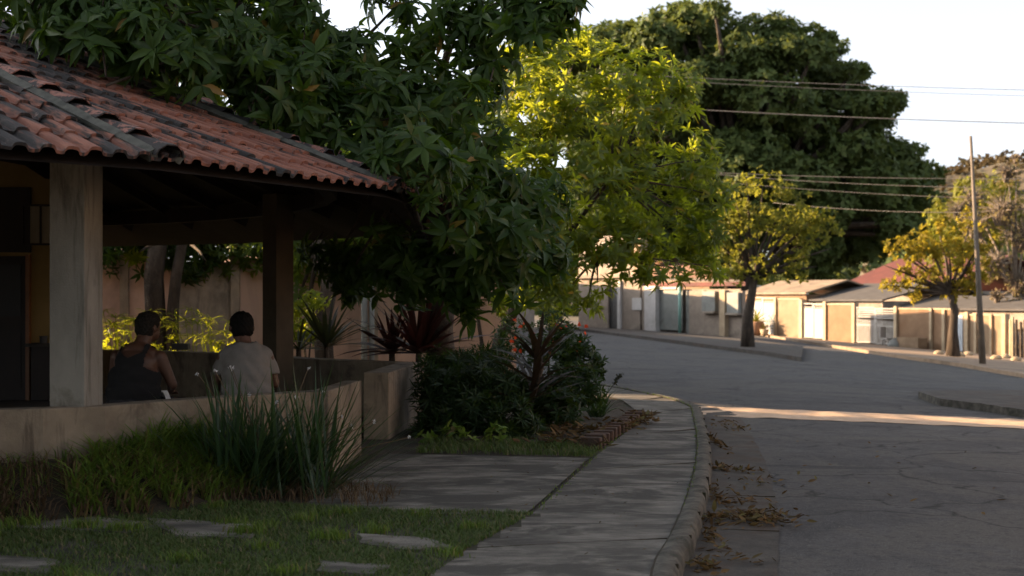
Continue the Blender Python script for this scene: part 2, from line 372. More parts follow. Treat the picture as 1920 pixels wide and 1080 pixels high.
# ------------------------------------------------------------------ ground, road, pavements
xs = [-1500, -600, -250, -100, -60, -30, -12, -4, 0, 1, 2, 3, 5, 8, 14, 25, 45, 80, 200, 600, 1500]
ys = [-300, -60, -10, 0, 10, 20, 30, 45, 60, 80, 110, 160, 300, 700, 1500, 3500]
def GF(x, y): return G(min(x, 60), y)
sheet([[(x, y) for x in xs] for y in ys], 'ground', farground, zf=lambda x, y: GF(x, y)-.20)
rx = np.linspace(-3, 40, 44); ry = np.linspace(-6, 112, 60)
sheet([[(x, y) for x in rx] for y in ry], 'road', asphalt, zf=lambda x, y: G(x, y)-.12)

# kerb line of the near pavement (outer top edge), from the photo's foreground to its corner
KL = [(.3, 3.0), (.78, 5.6)]+[tuple(gp(a, b)[:2]) for a, b in ((1255, 1080), (1300, 1000), (1322, 930), (1333, 870), (1331, 820), (1318, 775), (1311, 757))]+[(2.35, 23.0), (1.6, 25.5), (.2, 28), (-4, 29.5), (-12, 30.5)]
KO = smoothline(KL, 150)
KI = offset_line(KO, -.13)
zt = lambda x, y: G(x, y)
# kerb as a rounded, worn strip
mb = MB(); n = len(KO); prof = [(0, 0), (.05, .012), (.11, .006), (.135, -.03), (.145, -.14)]
KO0 = [p for p in KI]; 
for i in range(n):
    a = KI[max(i-1, 0)]; b = KI[min(i+1, n-1)]; tt = (b-a).normalized(); nn = Vector((tt.y, -tt.x))
    wob = .006*math.sin(i*1.9)+rnd.uniform(-.004, .004)
    for o_, z_ in prof:
        q = KI[i]+nn*(o_+wob*(o_ > .04)); mb.v.append((q.x, q.y, G(q.x, q.y)+z_+rnd.uniform(-.0025, .0025)))
k = len(prof)
for i in range(n-1):
    for j in range(k-1): mb.f.append((i*k+j, i*k+j+1, (i+1)*k+j+1, (i+1)*k+j))
tag(mb.build('kerb', kerbmat, None, True), kind='structure')
# joints between the kerb stones: thin dark grooves are real gaps filled with soil
mb = MB(); acc = 0
for i in range(1, n):
    acc += (KI[i]-KI[i-1]).length
    if acc > .95:
        acc = 0; a = KI[i]; tt = (KI[i]-KI[i-1]).normalized(); nn = Vector((tt.y, -tt.x)); c = a+nn*.07
        mb.box((c.x, c.y, G(c.x, c.y)-.058), (.128, .004, .124), math.atan2(nn.y, nn.x))
tag(mb.build('kerb_joints', soil), kind='structure')
# left land (soil) up to the kerb
rows = []
for i in range(0, n, 2):
    q = KI[i]; yl = q.y if q.y < 26 else 26+(q.y-26)*.9
    rows.append([(q.x+(-30-q.x)*s, q.y+(yl-q.y)*s) for s in (0, .04, .08, .14, .25, .45, 1)])
sheet(rows, 'soil', soil, zf=lambda x, y: G(x, y)-.025)
# pavement of concrete slabs with real joints
JL = [(-1.1, 3), (-.75, 6.2)]+[tuple(gp(a, b)[:2]) for a, b in ((800, 1080), (880, 1022), (1000, 958), (1060, 905), (1118, 852), (1165, 815), (1205, 782), (1190, 765), (1165, 748), (1120, 737), (1080, 729))]
JL = resample(JL, 90); KW = resample([p for p in KI if p.y <= 25.3], 90)
rows = []
for i in range(90): rows.append([JL[i].lerp(KW[i], s) for s in (0, .2, .4, .6, .8, 1)])
sheet(rows, 'pavement', concrete, zf=lambda x, y: G(x, y)-.012+.004*math.sin(x*3)*math.sin(y*2.3))
mb = MB()
for i in (8, 24, 41, 55, 68, 77, 84):
    a, b = JL[i], KW[i]; c = (a+b)/2; mb.box((c.x, c.y, G(c.x, c.y)-.0142), ((b-a).length, .007, .012), math.atan2(b.y-a.y, b.x-a.x))
for i in range(6, 89):
    a, b = KW[i], KW[i+1]; c = (a+b)/2; mb.box((c.x-.004, c.y, G(c.x, c.y)-.010), ((b-a).length, rnd.uniform(.012, .026), .012), math.atan2(b.y-a.y, b.x-a.x))
tag(mb.build('pavement_joints', soil), kind='structure')
# forecourt slab beside the planter
AP = [tuple(gp(a, b)[:2]) for a, b in ((725, 849), (940, 853), (1105, 857))]; AQ = [tuple(gp(a, b)[:2]) for a, b in ((560, 950), (820, 962), (990, 958))]
rows = [[Vector(a).lerp(Vector(b), s/8) for a, b in zip(resample(AP, 10), resample(AQ, 10))] for s in range(9)]
sheet(rows, 'forecourt', concrete, zf=lambda x, y: G(x, y)-.008)
# gutter slab along the kerb
GO = offset_line(KO, .16); GO2 = offset_line(KO, .55)
rows = []
for i in range(n):
    if KO[i].y < 24: rows.append([KI[i].lerp(GO2[i], s)+Vector((rnd.uniform(-.01, .01), 0))*(s == 1) for s in (0.1, .4, .7, 1)])
sheet(rows, 'gutter', gutter, zf=lambda x, y: G(x, y)-.112)
mb = MB(); acc = 0
for i in range(1, n):
    if KO[i].y > 12: break
    acc += (KO[i]-KO[i-1]).length
    if acc > 1.6:
        acc = 0; a, b = KO[i], GO2[i]; c = (a+b)/2; mb.box((c.x, c.y, G(c.x, c.y)-.115), ((b-a).length, .006, .012), math.atan2(b.y-a.y, b.x-a.x))
tag(mb.build('gutter_joints', soil), kind='structure')
# rough pale concrete channel across the road mouth, sun warmth painted into its colour
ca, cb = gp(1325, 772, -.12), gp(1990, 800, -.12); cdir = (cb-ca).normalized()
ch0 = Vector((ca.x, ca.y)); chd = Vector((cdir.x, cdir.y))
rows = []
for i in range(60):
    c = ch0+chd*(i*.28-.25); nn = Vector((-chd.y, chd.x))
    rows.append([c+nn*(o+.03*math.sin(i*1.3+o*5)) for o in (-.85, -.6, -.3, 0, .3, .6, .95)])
sheet(rows, 'sunlit_road_channel', palecon_sunlit, zf=lambda x, y: G(x, y)-.112+.008*math.sin(x*9)*math.sin(y*7))

# far pavements and kerbs ------------------------------------------------
def far_pave(name, kerb_px, inner, m, kw=.16):
    ko = resample([gp(a, b, -.12)[:2] if not isinstance(a, Vector) else a for a, b in kerb_px], 40); inn = resample(inner, 40)
    kin = [a.lerp(b, min(1, kw/max((b-a).length, .01))) for a, b in zip(ko, inn)]
    rows = [[a.lerp(b, s) for s in (0, .5, 1)] for a, b in zip(kin, inn)]
    sheet(rows, name, m, zf=lambda x, y: G(x, y)-.004)
    mb = MB()
    for i in range(40):
        for q, z in ((kin[i], -.003), (kin[i], .01), (ko[i], .008+rnd.uniform(-.012, .012)), (ko[i], -.13)): mb.v.append((q.x, q.y, G(q.x, q.y)+z))
    for i in range(39):
        for j in range(3): mb.f.append((i*4+j, i*4+j+1, i*4+5+j, i*4+4+j))
    tag(mb.build(name.replace('pavement', 'kerb'), m), kind='structure')
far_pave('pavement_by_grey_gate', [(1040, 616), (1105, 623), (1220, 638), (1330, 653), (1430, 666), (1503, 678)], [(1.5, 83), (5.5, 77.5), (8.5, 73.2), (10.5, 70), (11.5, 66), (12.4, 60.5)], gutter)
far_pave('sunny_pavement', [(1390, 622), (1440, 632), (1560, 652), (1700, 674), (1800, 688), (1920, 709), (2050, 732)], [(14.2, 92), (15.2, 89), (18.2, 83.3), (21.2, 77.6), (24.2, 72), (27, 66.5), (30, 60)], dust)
q = [gp(a, b) for a, b in ((1722, 734), (1760, 747), (1850, 758), (1960, 775))]
rr = [gp(a, b) for a, b in ((1722, 733), (1800, 731), (1900, 731), (2100, 736))]
mbr = MB(); nq = 4
rows = [[Vector(a[:2]).lerp(Vector(b[:2]), s/4) for s in range(5)] for a, b in zip(resample([v[:2] for v in q], 14), resample([v[:2] for v in rr], 14))]
sheet(rows, 'corner_pavement', gutter, zf=lambda x, y: G(x, y)-.002)
mb = MB(); kk = resample([v[:2] for v in q], 30)
for c in kk: 
    for z in (0, -.13): mb.v.append((c.x, c.y, G(c.x, c.y)+z+rnd.uniform(-.01, .01)*(z == 0)))
for i in range(29): mb.f.append((2*i, 2*i+1, 2*i+3, 2*i+2))
tag(mb.build('corner_kerb', kerbmat), kind='structure')

# ------------------------------------------------------------------ round pavilion
PC = Vector((-9.75, 15.0)); RE = 9.2; ZE = 2.42; SL = .405; NF = 20; B0 = -36.2
def bear(a, r, z=0): return Vector((PC.x+r*math.cos(R(a)), PC.y+r*math.sin(R(a)), z))
RI = RE*math.cos(R(9))                 # apothem at the eave
ZA = ZE+SL*RI
def roofz(x, y):
    r = np.hypot(x-PC.x, y-PC.y); return ZA-SL*r
pav = empty('round_pavilion', (PC.x, PC.y, 0), 'round open pavilion with a weathered clay tile roof and a low curved plaster wall', 'pavilion')
def facet(a_mid, dens, mbv, mbf, uvs):
    nrm = Vector((math.cos(R(a_mid)), math.sin(R(a_mid)), 0)); tan = Vector((-nrm.y, nrm.x, 0))
    SLn = math.hypot(1, SL); L = RI*SLn; course = .355; nc = int(L/course)
    up = Vector((nrm.x*SL, nrm.y*SL, 1)).normalized(); down = Vector((nrm.x, nrm.y, -SL)).normalized()
    apex = Vector((PC.x, PC.y, ZA)); pitch = .172
    half = math.tan(R(9))*RI
    profile = [(0, -.004), (.07, .020), (.13, .029), (.3, .033), (.5, .029), (.57, .018), (.65, -.004), (.82, -.008)] if dens else [(0, 0), (.35, .05), (.65, 0)]
    for ci in range(nc):
        v0 = L-ci*course+ (.02 if ci == 0 else .0); v1 = L-(ci+1)*course-.05
        if v1 < .2: break
        hw = half*(v0/L)
        us = []
        k0 = int(-half/pitch)-1
        for kx in range(k0, -k0+1):
            jit = rnd.uniform(-.006, .006); jv = rnd.uniform(-.018, .018) if dens else 0; jz = rnd.uniform(0, .008)
            for pu, pz in profile:
                u = (kx+pu)*pitch+jit
                if -hw-.01 <= u <= hw+.01: us.append((u, pz+jz, jv))
        if len(us) < 2: continue
        b = len(mbv); m = len(us)
        for (u, pz, jv), (vv, dz) in [(x, y) for y in ((v0, .030), (v0, .030), (v1, .0)) for x in us]:
            pass
        for row, (vv, dz) in enumerate(((v0, .008), (v0, .030), (v1, .004))):
            for u, pz, jv in us:
                h2 = half*(vv/L); uu = max(-h2, min(h2, u)); vq = vv+(jv if row < 2 else 0)
                pt = apex+down*vq+tan*uu+up*(pz+dz)
                mbv.append(tuple(pt)); uvs.append((u+a_mid*.37, v0*.999 if row < 2 else v1))
        for j in range(m-1):
            mbf.append((b+j, b+j+1, b+m+j+1, b+m+j)); mbf.append((b+m+j, b+m+j+1, b+2*m+j+1, b+2*m+j))
def uvmesh(name, v, f, uv, m, parent):
    off = rootloc(parent); me = bpy.data.meshes.new(name)
    me.from_pydata([(x-off.x, y-off.y, z-off.z) for x, y, z in v], [], f)
    l = me.uv_layers.new(name='UVMap'); arr = np.array(uv, np.float32)
    idx = np.zeros(len(me.loops), np.int32); me.loops.foreach_get('vertex_index', idx)
    l.data.foreach_set('uv', arr[idx].ravel())
    me.materials.append(m); o = bpy.data.objects.new(name, me); COL.objects.link(o); o.parent = parent
    return o
v_, f_, u_ = [], [], []
for k in range(NF):
    am = B0+9+18*k; near = k in (0, 1, 2, 18, 19)
    facet(am, near, v_, f_, u_)
roof = uvmesh('roof', v_, f_, u_, tilem, pav)
# underside boarding
mb = MB(); ap = len(mb.v); mb.v.append((PC.x, PC.y, ZA-.10))
for k in range(NF): mb.v.append(tuple(bear(B0+18*k, RE-.06, ZE-.055)))
for k in range(NF): mb.f.append((0, 1+(k+1) % NF, 1+k))
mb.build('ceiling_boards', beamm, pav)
# ridge caps on the hips near the camera
def caps(a, mbc, mbm):
    nrm = Vector((math.cos(R(a)), math.sin(R(a)), 0)); tan = Vector((-nrm.y, nrm.x, 0))
    sl = (ZA-ZE)/RE; L = math.hypot(RE, ZA-ZE); d = Vector((nrm.x, nrm.y, -sl)).normalized(); up = tan.cross(d)*-1
    if up.z < 0: up = -up
    apx = Vector((PC.x, PC.y, ZA)); s = L+.03; i = 0
    while s > .6:
        prof = [(-.115, .0), (-.1, .042), (-.045, .08), (.045, .08), (.1, .042), (.115, .0)]
        b = len(mbc.v); lift = (.035, .0); ln = .40
        j = rnd.uniform(-.008, .008)
        for t_, z_ in ((s, .034), (s-ln, .0)):
            wfac = 1.08 if z_ else .86
            for inner in (0, 1):
                for x_, h_ in prof:
                    sc = wfac*(1-.1*inner); mbc.v.append(tuple(apx+d*t_+tan*(x_*sc+j)+up*(h_*sc+z_+.01)))
        m = 6
        for q_ in range(5):
            mbc.f.append((b+q_, b+q_+1, b+2*m+q_+1, b+2*m+q_)); mbc.f.append((b+q_+1, b+q_, b+m+q_, b+m+q_+1))
        # mortar fillet at each side
        for sg in (-1, 1):
            c = apx+d*(s-.23)+tan*sg*.115+up*.035
            Mx = Matrix((tan, d, up)).transposed(); mbm.box(c, (.07, .38, .075), M=Mx@Matrix.Rotation(sg*.5, 3, 'Y'))
        s -= .355; i += 1
for k in (-2, -1, 0, 1, 2):
    c1, m1 = MB(), MB(); caps(B0+18*k, c1, m1)
    o = c1.build('ridge_tiles', capm, pav); m1.build('mortar', mortar, o)
# ring beam, rafters ends, posts, parapets, floor
mb = MB()
for k in range(NF*2):
    a = B0+9*k; p0 = bear(a, 7.78, 2.73); p1 = bear(a+9, 7.78, 2.73); c = (p0+p1)/2
    mb.box(c, ((p1-p0).length+.02, .14, .2), math.atan2(p1.y-p0.y, p1.x-p0.x))
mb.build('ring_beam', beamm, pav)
for k in range(-4, 6):
    for s_ in (0, 9):
        a = B0+18*k+s_; d0 = bear(a, RE-.95, 0); d1 = bear(a, 1.0, 0); mb = MB()
        d0.z = roofz(d0.x, d0.y)-.15; d1.z = roofz(d1.x, d1.y)-.15; dd = (d1-d0).normalized()
        tn = Vector((-math.sin(R(a)), math.cos(R(a)), 0)); Mx = Matrix((dd, tn, dd.cross(tn))).transposed()
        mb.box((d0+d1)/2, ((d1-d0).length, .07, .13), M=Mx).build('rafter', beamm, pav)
def post(c, s, rz, z0, z1, m):
    return MB().box((c[0], c[1], (z0+z1)/2), (s, s, z1-z0), rz).build('post', m, pav, bevel=.008)
pc1 = W(158, 765, 10.52)                      # near corner of the post at the left
nb = R(-12); e1 = Vector((math.cos(nb), math.sin(nb))); e2 = Vector((math.cos(nb-math.pi/2), math.sin(nb-math.pi/2)))
c1 = Vector((pc1.x, pc1.y))-(e1+e2)*.142
post(c1, .284, nb, 0, 2.95, postm)
nb2 = R(-42); e1 = Vector((math.cos(nb2), math.sin(nb2))); e2 = Vector((math.cos(nb2-math.pi/2), math.sin(nb2-math.pi/2)))
pc2 = W(518, 700, 18.2); c2 = Vector((pc2.x, pc2.y))-(e1+e2)*.142
post(c2, .284, nb2, 0, 2.85, darkpost)
for a in (70, 115, 160, 205, 250): b_ = bear(a, 7.75); post((b_.x, b_.y), .284, R(a), 0, 2.85, darkpost)
def parapet(outer, th, z1, m, name='low_wall', z0=-.2):
    pts = [Vector(p) for p in outer]; inn = offset_line(pts, -th)
    mb = MB(); n_ = len(pts)
    for a, b in zip(pts, inn):
        mb.v += [(a.x, a.y, z0), (a.x, a.y, z1), (b.x, b.y, z1), (b.x, b.y, z0)]
    for i in range(n_-1):
        for j in range(4): mb.f.append((i*4+j, i*4+4+j, i*4+4+(j+1) % 4, i*4+(j+1) % 4))
    mb.f.append((0, 1, 2, 3)); mb.f.append(((n_-1)*4+3, (n_-1)*4+2, (n_-1)*4+1, (n_-1)*4))
    return mb.build(name, m, pav, bevel=.012)
PT = .70
fr = [bear(a, 8.1)[:2] for a in range(-110, -50, 6)]
fr = [Vector(f) for f in fr]+[Vector(p[:2]) for p in (W(-90, 770, 10.15), W(60, 768, 10.3), W(193, 762, 10.58), W(330, 750, 11.2), W(480, 741, 11.8), W(616, 733, 12.35))]
fr2 = [Vector(p[:2]) for p in (W(616, 734, 12.32), W(678, 713, 13.9))]
parapet(resample(fr, 30), .20, PT, parapetm)
parapet([fr2[0]+Vector((.0, .002)), fr2[1]], .16, PT+.003, parapetm)
blk = [Vector(p[:2]) for p in (W(729, 699, 15.4), W(789, 679, 17.9))]
far = [blk[1]]+[Vector(bear(a, 8.42)[:2]) for a in (32, 44, 56, 70, 90, 115, 140, 165, 190, 220)]
parapet(blk, .28, PT, parapetm, z0=-.3)
o = parapet([blk[1]-Vector((.02, -.14))]+[Vector(bear(a, 8.3)[:2]) for a in (31, 38, 45, 52, 60, 70, 90, 115, 140, 165, 190, 220)], .25, PT-.004, parapetm)
mb = MB(); ring = [bear(a, 8.0)[:2] for a in range(0, 360, 10)]
mb.poly_prism([tuple(q) for q in ring], -.2, .02).build('floor', floorm, pav)
# kiosk inside the pavilion
ks = empty('kiosk', W(20, 742, 20.7)*1.0, 'small yellow kiosk with a brown door under the round tiled roof', 'kiosk')
ks.location.z = 0.02
kx0 = -12.5; kx1 = W(150, 600, 20.7).x; ky = 20.7
kxd = W(50, 600, ky).x-.9
MB().poly_prism([(kxd-.05, ky+.08), (kx1, ky+.08), (W(110, 0, 23).x, 23), (kxd-.05, 23)], .02, 3.78).build('wall', yellowp, ks)
MB().poly_prism([(kx0, ky+.06), (kxd-.052, ky+.06), (kxd-.052, 23), (kx0, 23)], .02, 3.78).build('wood_wall', woodd, ks)
MB().box((W(20, 0, ky).x-.5, ky+.05, 2.65), (1.55, .05, .95)).build('sign_panel', woodd, ks)
dx1 = W(48, 600, ky).x
d_ = MB().box((dx1-.45, ky+.045, 1.07), (.9, .06, 2.1)).build('door', woodd, ks, bevel=.004)
for zc, hc in ((1.62, .75), (.6, .8)):
    for xo in (-.22, .22): MB().box((dx1-.45+xo, ky+.012, zc), (.32, .02, hc)).build('door_panel' if zc < 1 else 'door_pane', woodd if zc < 1 else glass_d, d_)
MB().box((dx1+.03, ky+.03, 1.07), (.055, .09, 2.14)).build('door_frame', orangew, ks)
wx0, wx1 = W(42, 500, ky).x, kx1-.05; wz0, wz1 = W(0, 458, ky).z, W(0, 385, ky).z
wn = MB().box(((wx0+wx1)/2, ky+.05, (wz0+wz1)/2), (wx1-wx0, .04, wz1-wz0)).build('window', curtain, ks)
mb = MB()
for xq in (wx0, wx0+(wx1-wx0)*.33, wx0+(wx1-wx0)*.66, wx1): mb.box((xq, ky+.012, (wz0+wz1)/2), (.022, .03, wz1-wz0))
for zq in (wz0, wz1): mb.box(((wx0+wx1)/2, ky+.008, zq), (wx1-wx0+.05, .034, .03))
mb.build('window_frame', woodd, wn)
zs = W(0, 646, ky).z
MB().box(((dx1+.1+kx1)/2, ky-.12, zs), (kx1-dx1-.1, .4, .05)).build('counter', floorm, ks)
MB().box(((dx1+.1+kx1)/2, ky-.02, zs/2), (kx1-dx1-.14, .2, zs-.06)).build('counter_front', woodd, ks)
cup = MB(); xc = W(90, 640, ky).x; cup.tube([(xc, ky-.2, zs+.025), (xc, ky-.2, zs+.13)], [.05, .06], 12)
tag(cup.build('pot', metal_d), 'small dark pot standing on the kiosk counter', 'pot')
tag(MB().box((W(338, 650, 22.2).x, 22.25, PT+.05), (.26, .2, .1)).build('planter_box', metal_d, bevel=.01), 'small black planter box on the far low wall between the two men', 'planter')

# ------------------------------------------------------------------ boundary wall behind
wall = empty('boundary_wall', (-5, 26.3, 0), 'long pinkish plaster boundary wall behind the pavilion and the shrubs', 'wall')
segs = [(40, 228, pinkwall), (240, 333, pinkwall), (335, 441, greywall), (443, 700, pinkwall), (702, 955, pinkwall)]
for i, (a, b, m) in enumerate(segs):
    xa, xb = W(a, 0, 26.3).x, W(b, 0, 26.3).x; top = [2.25, 2.25, 2.18, 2.22, 2.2][i]
    MB().box(((xa+xb)/2, 26.4, top/2-.1), (xb-xa, .16, top+.2)).build('wall_panel', m, wall)
for px_ in (44, 234, 442, 701):
    MB().box((W(px_, 0, 26.3).x, 26.38, 1.05), (.16, .26, 2.5)).build('wall_post', greywall, wall)
MB().box((W(957, 0, 26.3).x+.02, 27.6, 1.0), (.18, 2.6, 2.3)).build('wall_end', pinkwall, wall)
for px_, r_ in ((683, .055), (697, .045)):
    c = W(px_, 0, 24.5)
    tag(MB().tube([(c.x, c.y, -.05), (c.x, c.y, 1.95)], r_, 10).build('garden_stake', greymet, None, True), 'thin greenish upright pipe in the bed, %s of the pair' % ('left and thicker' if r_ > .05 else 'right and thinner'), 'pipe', 'pipes in the flower bed')

# ------------------------------------------------------------------ added shade casters that stand outside the frame to the left
# (helpers for the added shade-casting houses)
def shade_house(base, ux, wdt, dep, hgt, m, label, roofmat):
    h = empty('house', (base.x, base.y, 0), label, 'house'); ang = math.atan2(ux.y, ux.x); uy = Vector((-ux.y, ux.x))
    def P(a, b): return Vector((base.x, base.y))+ux*a+uy*b
    MB().poly_prism([tuple(P(a, b)) for a, b in ((0, 0), (wdt, 0), (wdt, dep), (0, dep))], -.2, hgt).build('wall', m, h)
    c = P(wdt/2, dep/2); mb = MB(); o = .5
    v = [(*P(-o, -o), hgt), (*P(wdt+o, -o), hgt), (*P(wdt+o, dep+o), hgt), (*P(-o, dep+o), hgt), (*P(1.5, dep/2), hgt+dep*.16), (*P(wdt-1.5, dep/2), hgt+dep*.16)]
    mb.add(v, [(0, 1, 5, 4), (1, 2, 5), (2, 3, 4, 5), (3, 0, 4), (3, 2, 1, 0)]).build('roof', roofmat, h)
    for i in range(int(wdt//3)):
        q = P(1.6+i*3, -.01); wn = MB().box((q.x, q.y, 1.6), (1.2, .06, 1.1), ang).build('window', glass_d, h)
        MB().box((q.x, q.y, 1.0), (1.35, .16, .08), ang).build('sill', whitew, wn)
    return h
ux = Vector((-SUN_DIR.x, -SUN_DIR.y)); uy = Vector((-ux.y, ux.x))
l_hi = Vector(gp(1312, 761, -.12)[:2]); l_lo = Vector(gp(1330, 781, -.12)[:2])
HB = l_hi-ux*30.5+uy*.5                     # nearest corner of the added far house: its side runs along the sun line
# added house that ends the light slit on the far side
shade_house(HB, ux, 12.5, 9, 8.2, tanwall, 'long tan house added beyond the pavilion to cast shade, out of frame to the left', tanroof)
HA = l_lo-ux*34.0-uy*15.5  # added house that closes the near side of the light slit
shade_house(HA, ux, 12, 14.9, 8.6, tanwhite, 'tall cream house added left of the pavilion to cast shade, out of frame', tanroof)

# tall trees added behind and beside the photographer keep the foreground in deep shade (all above or outside the frame)
def shade_tree(base, lobes, label):
    mt = empty('street_tree', base, label, 'tree', 'added shade trees behind the photographer')
    Pq = []; Oq = []
    for c, r_ in lobes:
        n_ = int(9*4*math.pi*(np.prod(r_)**(2/3))); o_ = unit(n_); Pq.append(np.array(c)+o_*np.array(r_)*rng.uniform(.5, 1, (n_, 1))); Oq.append(o_)
    Pq = np.concatenate(Pq); Oq = np.concatenate(Oq)
    V, Fs = whorls(Pq, Oq+np.array([0, 0, .5]), 6, *rhomb_t(.34, .17), (-.1, .7)); npmesh('crown', V, Fs, mango_leaf, mt)
    m_ = MB(); top = Vector(base)+Vector((0, 0, 4.5)); m_.tube([Vector(base)-Vector((0, 0, .2)), Vector(base)+Vector((.1, 0, 2.5)), top], [.3, .22, .2], 10)
    for c, r_ in lobes: m_.tube([top, top.lerp(Vector(c), .5)+Vector((0, 0, .4)), Vector(c)], [.13, .09, .04], 6)
    m_.build('trunk', bark, mt)
shade_tree((-3.2, -2.5, 0), [((-3.5, 2.5, 7.2), (3, 3, 1.6)), ((-4.5, -2, 7), (3, 3, 1.8))], 'spreading tree added overhead behind the photographer to block the sky')
shade_tree((9.5, -9, 0), [((8, -7, 6.5), (4, 3.5, 2.6)), ((13, -5, 7), (4, 4, 3)), ((-4, -10, 6), (5, 3, 3.2))], 'broad tree added across the road behind the photographer to block the sky')

shade_house(Vector((13.5, 24)), Vector((0, -1)), 26, 8, 5.5, taupe, 'long weathered taupe house added on the right side of the road to block the sky, out of frame', tanroof)  # unseen house added to cut sky light from the right
# ------------------------------------------------------------------ near trees
def outside_roof(P):
    r = np.hypot(P[:, 0]-PC.x, P[:, 1]-PC.y)
    zr = ZA-SL*r
    return ~((r < RE+.2) & (P[:, 2] < zr+.2) & ((r < 8.32) | (P[:, 2] > zr-.45)))
def L(px, py, d, r): return (tuple(W(px, py, d)), r)
# A: big dark mango tree whose crown hangs over the roof
A = [L(770, 320, 12.3, .42), L(840, 385, 12.9, .45), L(715, 305, 12.3, .26), L(705, 95, 14.2, .3), L(790, 65, 14.3, .28), L(870, 25, 14.4, .3), L(740, 15, 14.4, .3), L(930, 110, 14.4, .22), L(1000, 380, 16, .4), L(1000, 470, 16, .4), L(60, -10, 12.4, .8), L(180, 60, 12.2, .55), L(320, 30, 12.6, .75), L(300, 120, 12.0, .42), L(200, 160, 11.7, .28), L(440, 140, 12.8, .6), L(540, 40, 13.6, .5), L(620, 100, 13.9, .35),
     L(560, 190, 13.0, .6), L(660, 240, 13.3, .6), L(470, 210, 12.5, .35), L(740, 330, 13.4, .6), L(760, 190, 14.2, .5), L(820, 260, 14.0, .65), L(880, 340, 14.2, .6),
     L(620, 420, 19.8, .6), L(700, 440, 19.2, .8), L(740, 400, 15.0, .5), L(790, 450, 14.6, .6), L(850, 440, 14.2, .65), L(920, 430, 13.9, .55), L(780, 500, 14.8, .42), L(860, 512, 14.2, .42), L(700, 480, 18.8, .5), L(740, 500, 15.4, .35), L(650, 535, 19.2, .3), L(930, 510, 14.2, .42),
     L(880, 160, 14.6, .45), L(900, 70, 14.4, .28), L(960, 30, 14.2, .32), L(1050, 20, 14, .26), L(1020, 50, 14, .2), L(450, 0, 13.8, .8), L(660, 130, 14, .45), L(720, 150, 14.4, .3),
     L(860, 10, 14.6, .3), L(160, -60, 13, .8), L(990, -20, 14.2, .4), L(630, 480, 19.4, .45), L(900, 570, 14.3, .24), L(980, 400, 14.6, .38)]
T1, FT1 = leaf_t(.205, .064, .35, .45)
P, O = lobe_points(A, 30, .25, outside_roof, (5.5, -.75))
ax = O*.8+np.array([0, -.45, .55])+rng.normal(0, .35, O.shape)
V, Fs = whorls(P, ax, 8, T1, FT1, (-.45, .75), (.5, 1.3))
mt = empty('mango_tree', (-.9, 19.2, 0), 'large dark mango tree whose broad leaves hang over the tiled roof', 'tree', 'trees beside the pavilion')
npmesh('crown', V, Fs, mango_leaf, mt)
mb = MB(); tp = [Vector((-.9, 19.2, -.1)), Vector((-.95, 18.8, 1.1)), Vector((-.8, 18.2, 2.3)), Vector((-1.0, 17.3, 3.4))]
mb.tube(tp, [.21, .17, .16, .14], 12)
hubs = [W(430, 90, 14), W(600, 160, 14.5), W(800, 280, 15), W(800, 470, 14.6), W(850, 60, 15.4)]
limbs(mb, tp[3], .11, hubs, .05, .1)
for c, r in A:
    hb = min(hubs, key=lambda h: (h-Vector(c)).length); limbs(mb, hb, .04, [c], .012, .12, 5)
tw = P[::3]
for q in tw[:700]:
    q = Vector(q); c, r = min(A, key=lambda a: (Vector(a[0])-q).length); mb.tube([q.lerp(Vector(c), .75), q], [.009, .006], 4, False)
mb.build('trunk', bark, mt, True)
# the limb seen against the sky
mb2 = MB(); mb2.tube([W(505, 330, 15.8), W(520, 210, 15.6), W(545, 100, 15.4), W(560, -60, 15.2)], [.12, .11, .09, .07], 8); 
hb_o = mb2.build('limb', bark, mt, True)

# B: lit mango tree at the corner
Bl = [L(1000, 190, 21, .75), L(1090, 190, 21.5, .7), L(1180, 160, 22, .6), L(1010, 120, 21.5, .5), L(1240, 190, 22, .55), L(950, 260, 21, .6), L(1060, 280, 21, .7), L(1170, 260, 21.5, .7), L(1260, 250, 22, .5),
      L(1000, 360, 20.5, .7), L(1100, 380, 21, .75), L(1200, 370, 21.5, .7), L(1280, 330, 22, .45), L(1300, 400, 22, .4), L(1260, 440, 21.8, .55), L(1150, 450, 21, .55), L(1310, 470, 22, .35), L(1280, 505, 21.8, .28),
      L(1050, 450, 20.8, .6), L(1060, 520, 20.8, .45), L(1120, 530, 21, .35), L(980, 470, 20.6, .5), L(960, 540, 20.6, .4), L(1040, 570, 20.8, .35), L(1100, 580, 20.8, .25), L(1080, 105, 22.5, .45), L(1230, 130, 22.3, .35), L(960, 100, 21.8, .4), L(940, 170, 22, .5), L(930, 350, 21, .6), L(1310, 300, 21.5, .35), L(1330, 365, 21.5, .35), L(1325, 430, 21.5, .38), L(1335, 500, 21.4, .25), L(1230, 500, 21, .35), L(1190, 470, 21, .45), L(1020, 100, 21.5, .4), L(1290, 160, 22, .25), L(1150, 120, 22, .35)]
Bl = [((c[0]*1.12, c[1]*1.12, H+(c[2]-H)*1.12), q*1.12) for c, q in Bl]
T2, FT2 = leaf_t(.22, .058, .3, .2)
P, O = lobe_points(Bl, 16, .3, None, (4.2, -.6))
ax = O*.9+np.array([0, -.2, .7])+rng.normal(0, .3, O.shape)
V, Fs = whorls(P, ax, 9, T2, FT2, (.0, .8), (.75, 1.15))
mt = empty('mango_tree', (-.3, 24.0, 0), 'mango tree at the street corner with bright yellow-green sunlit leaves', 'tree', 'trees beside the pavilion')
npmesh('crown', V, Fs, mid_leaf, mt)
mb = MB(); tp = [Vector((-.36, 24.1, -.1)), W(935, 640, 24), W(965, 580, 24), W(1020, 500, 24)]
mb.tube(tp, [.13, .1, .09, .08], 10)
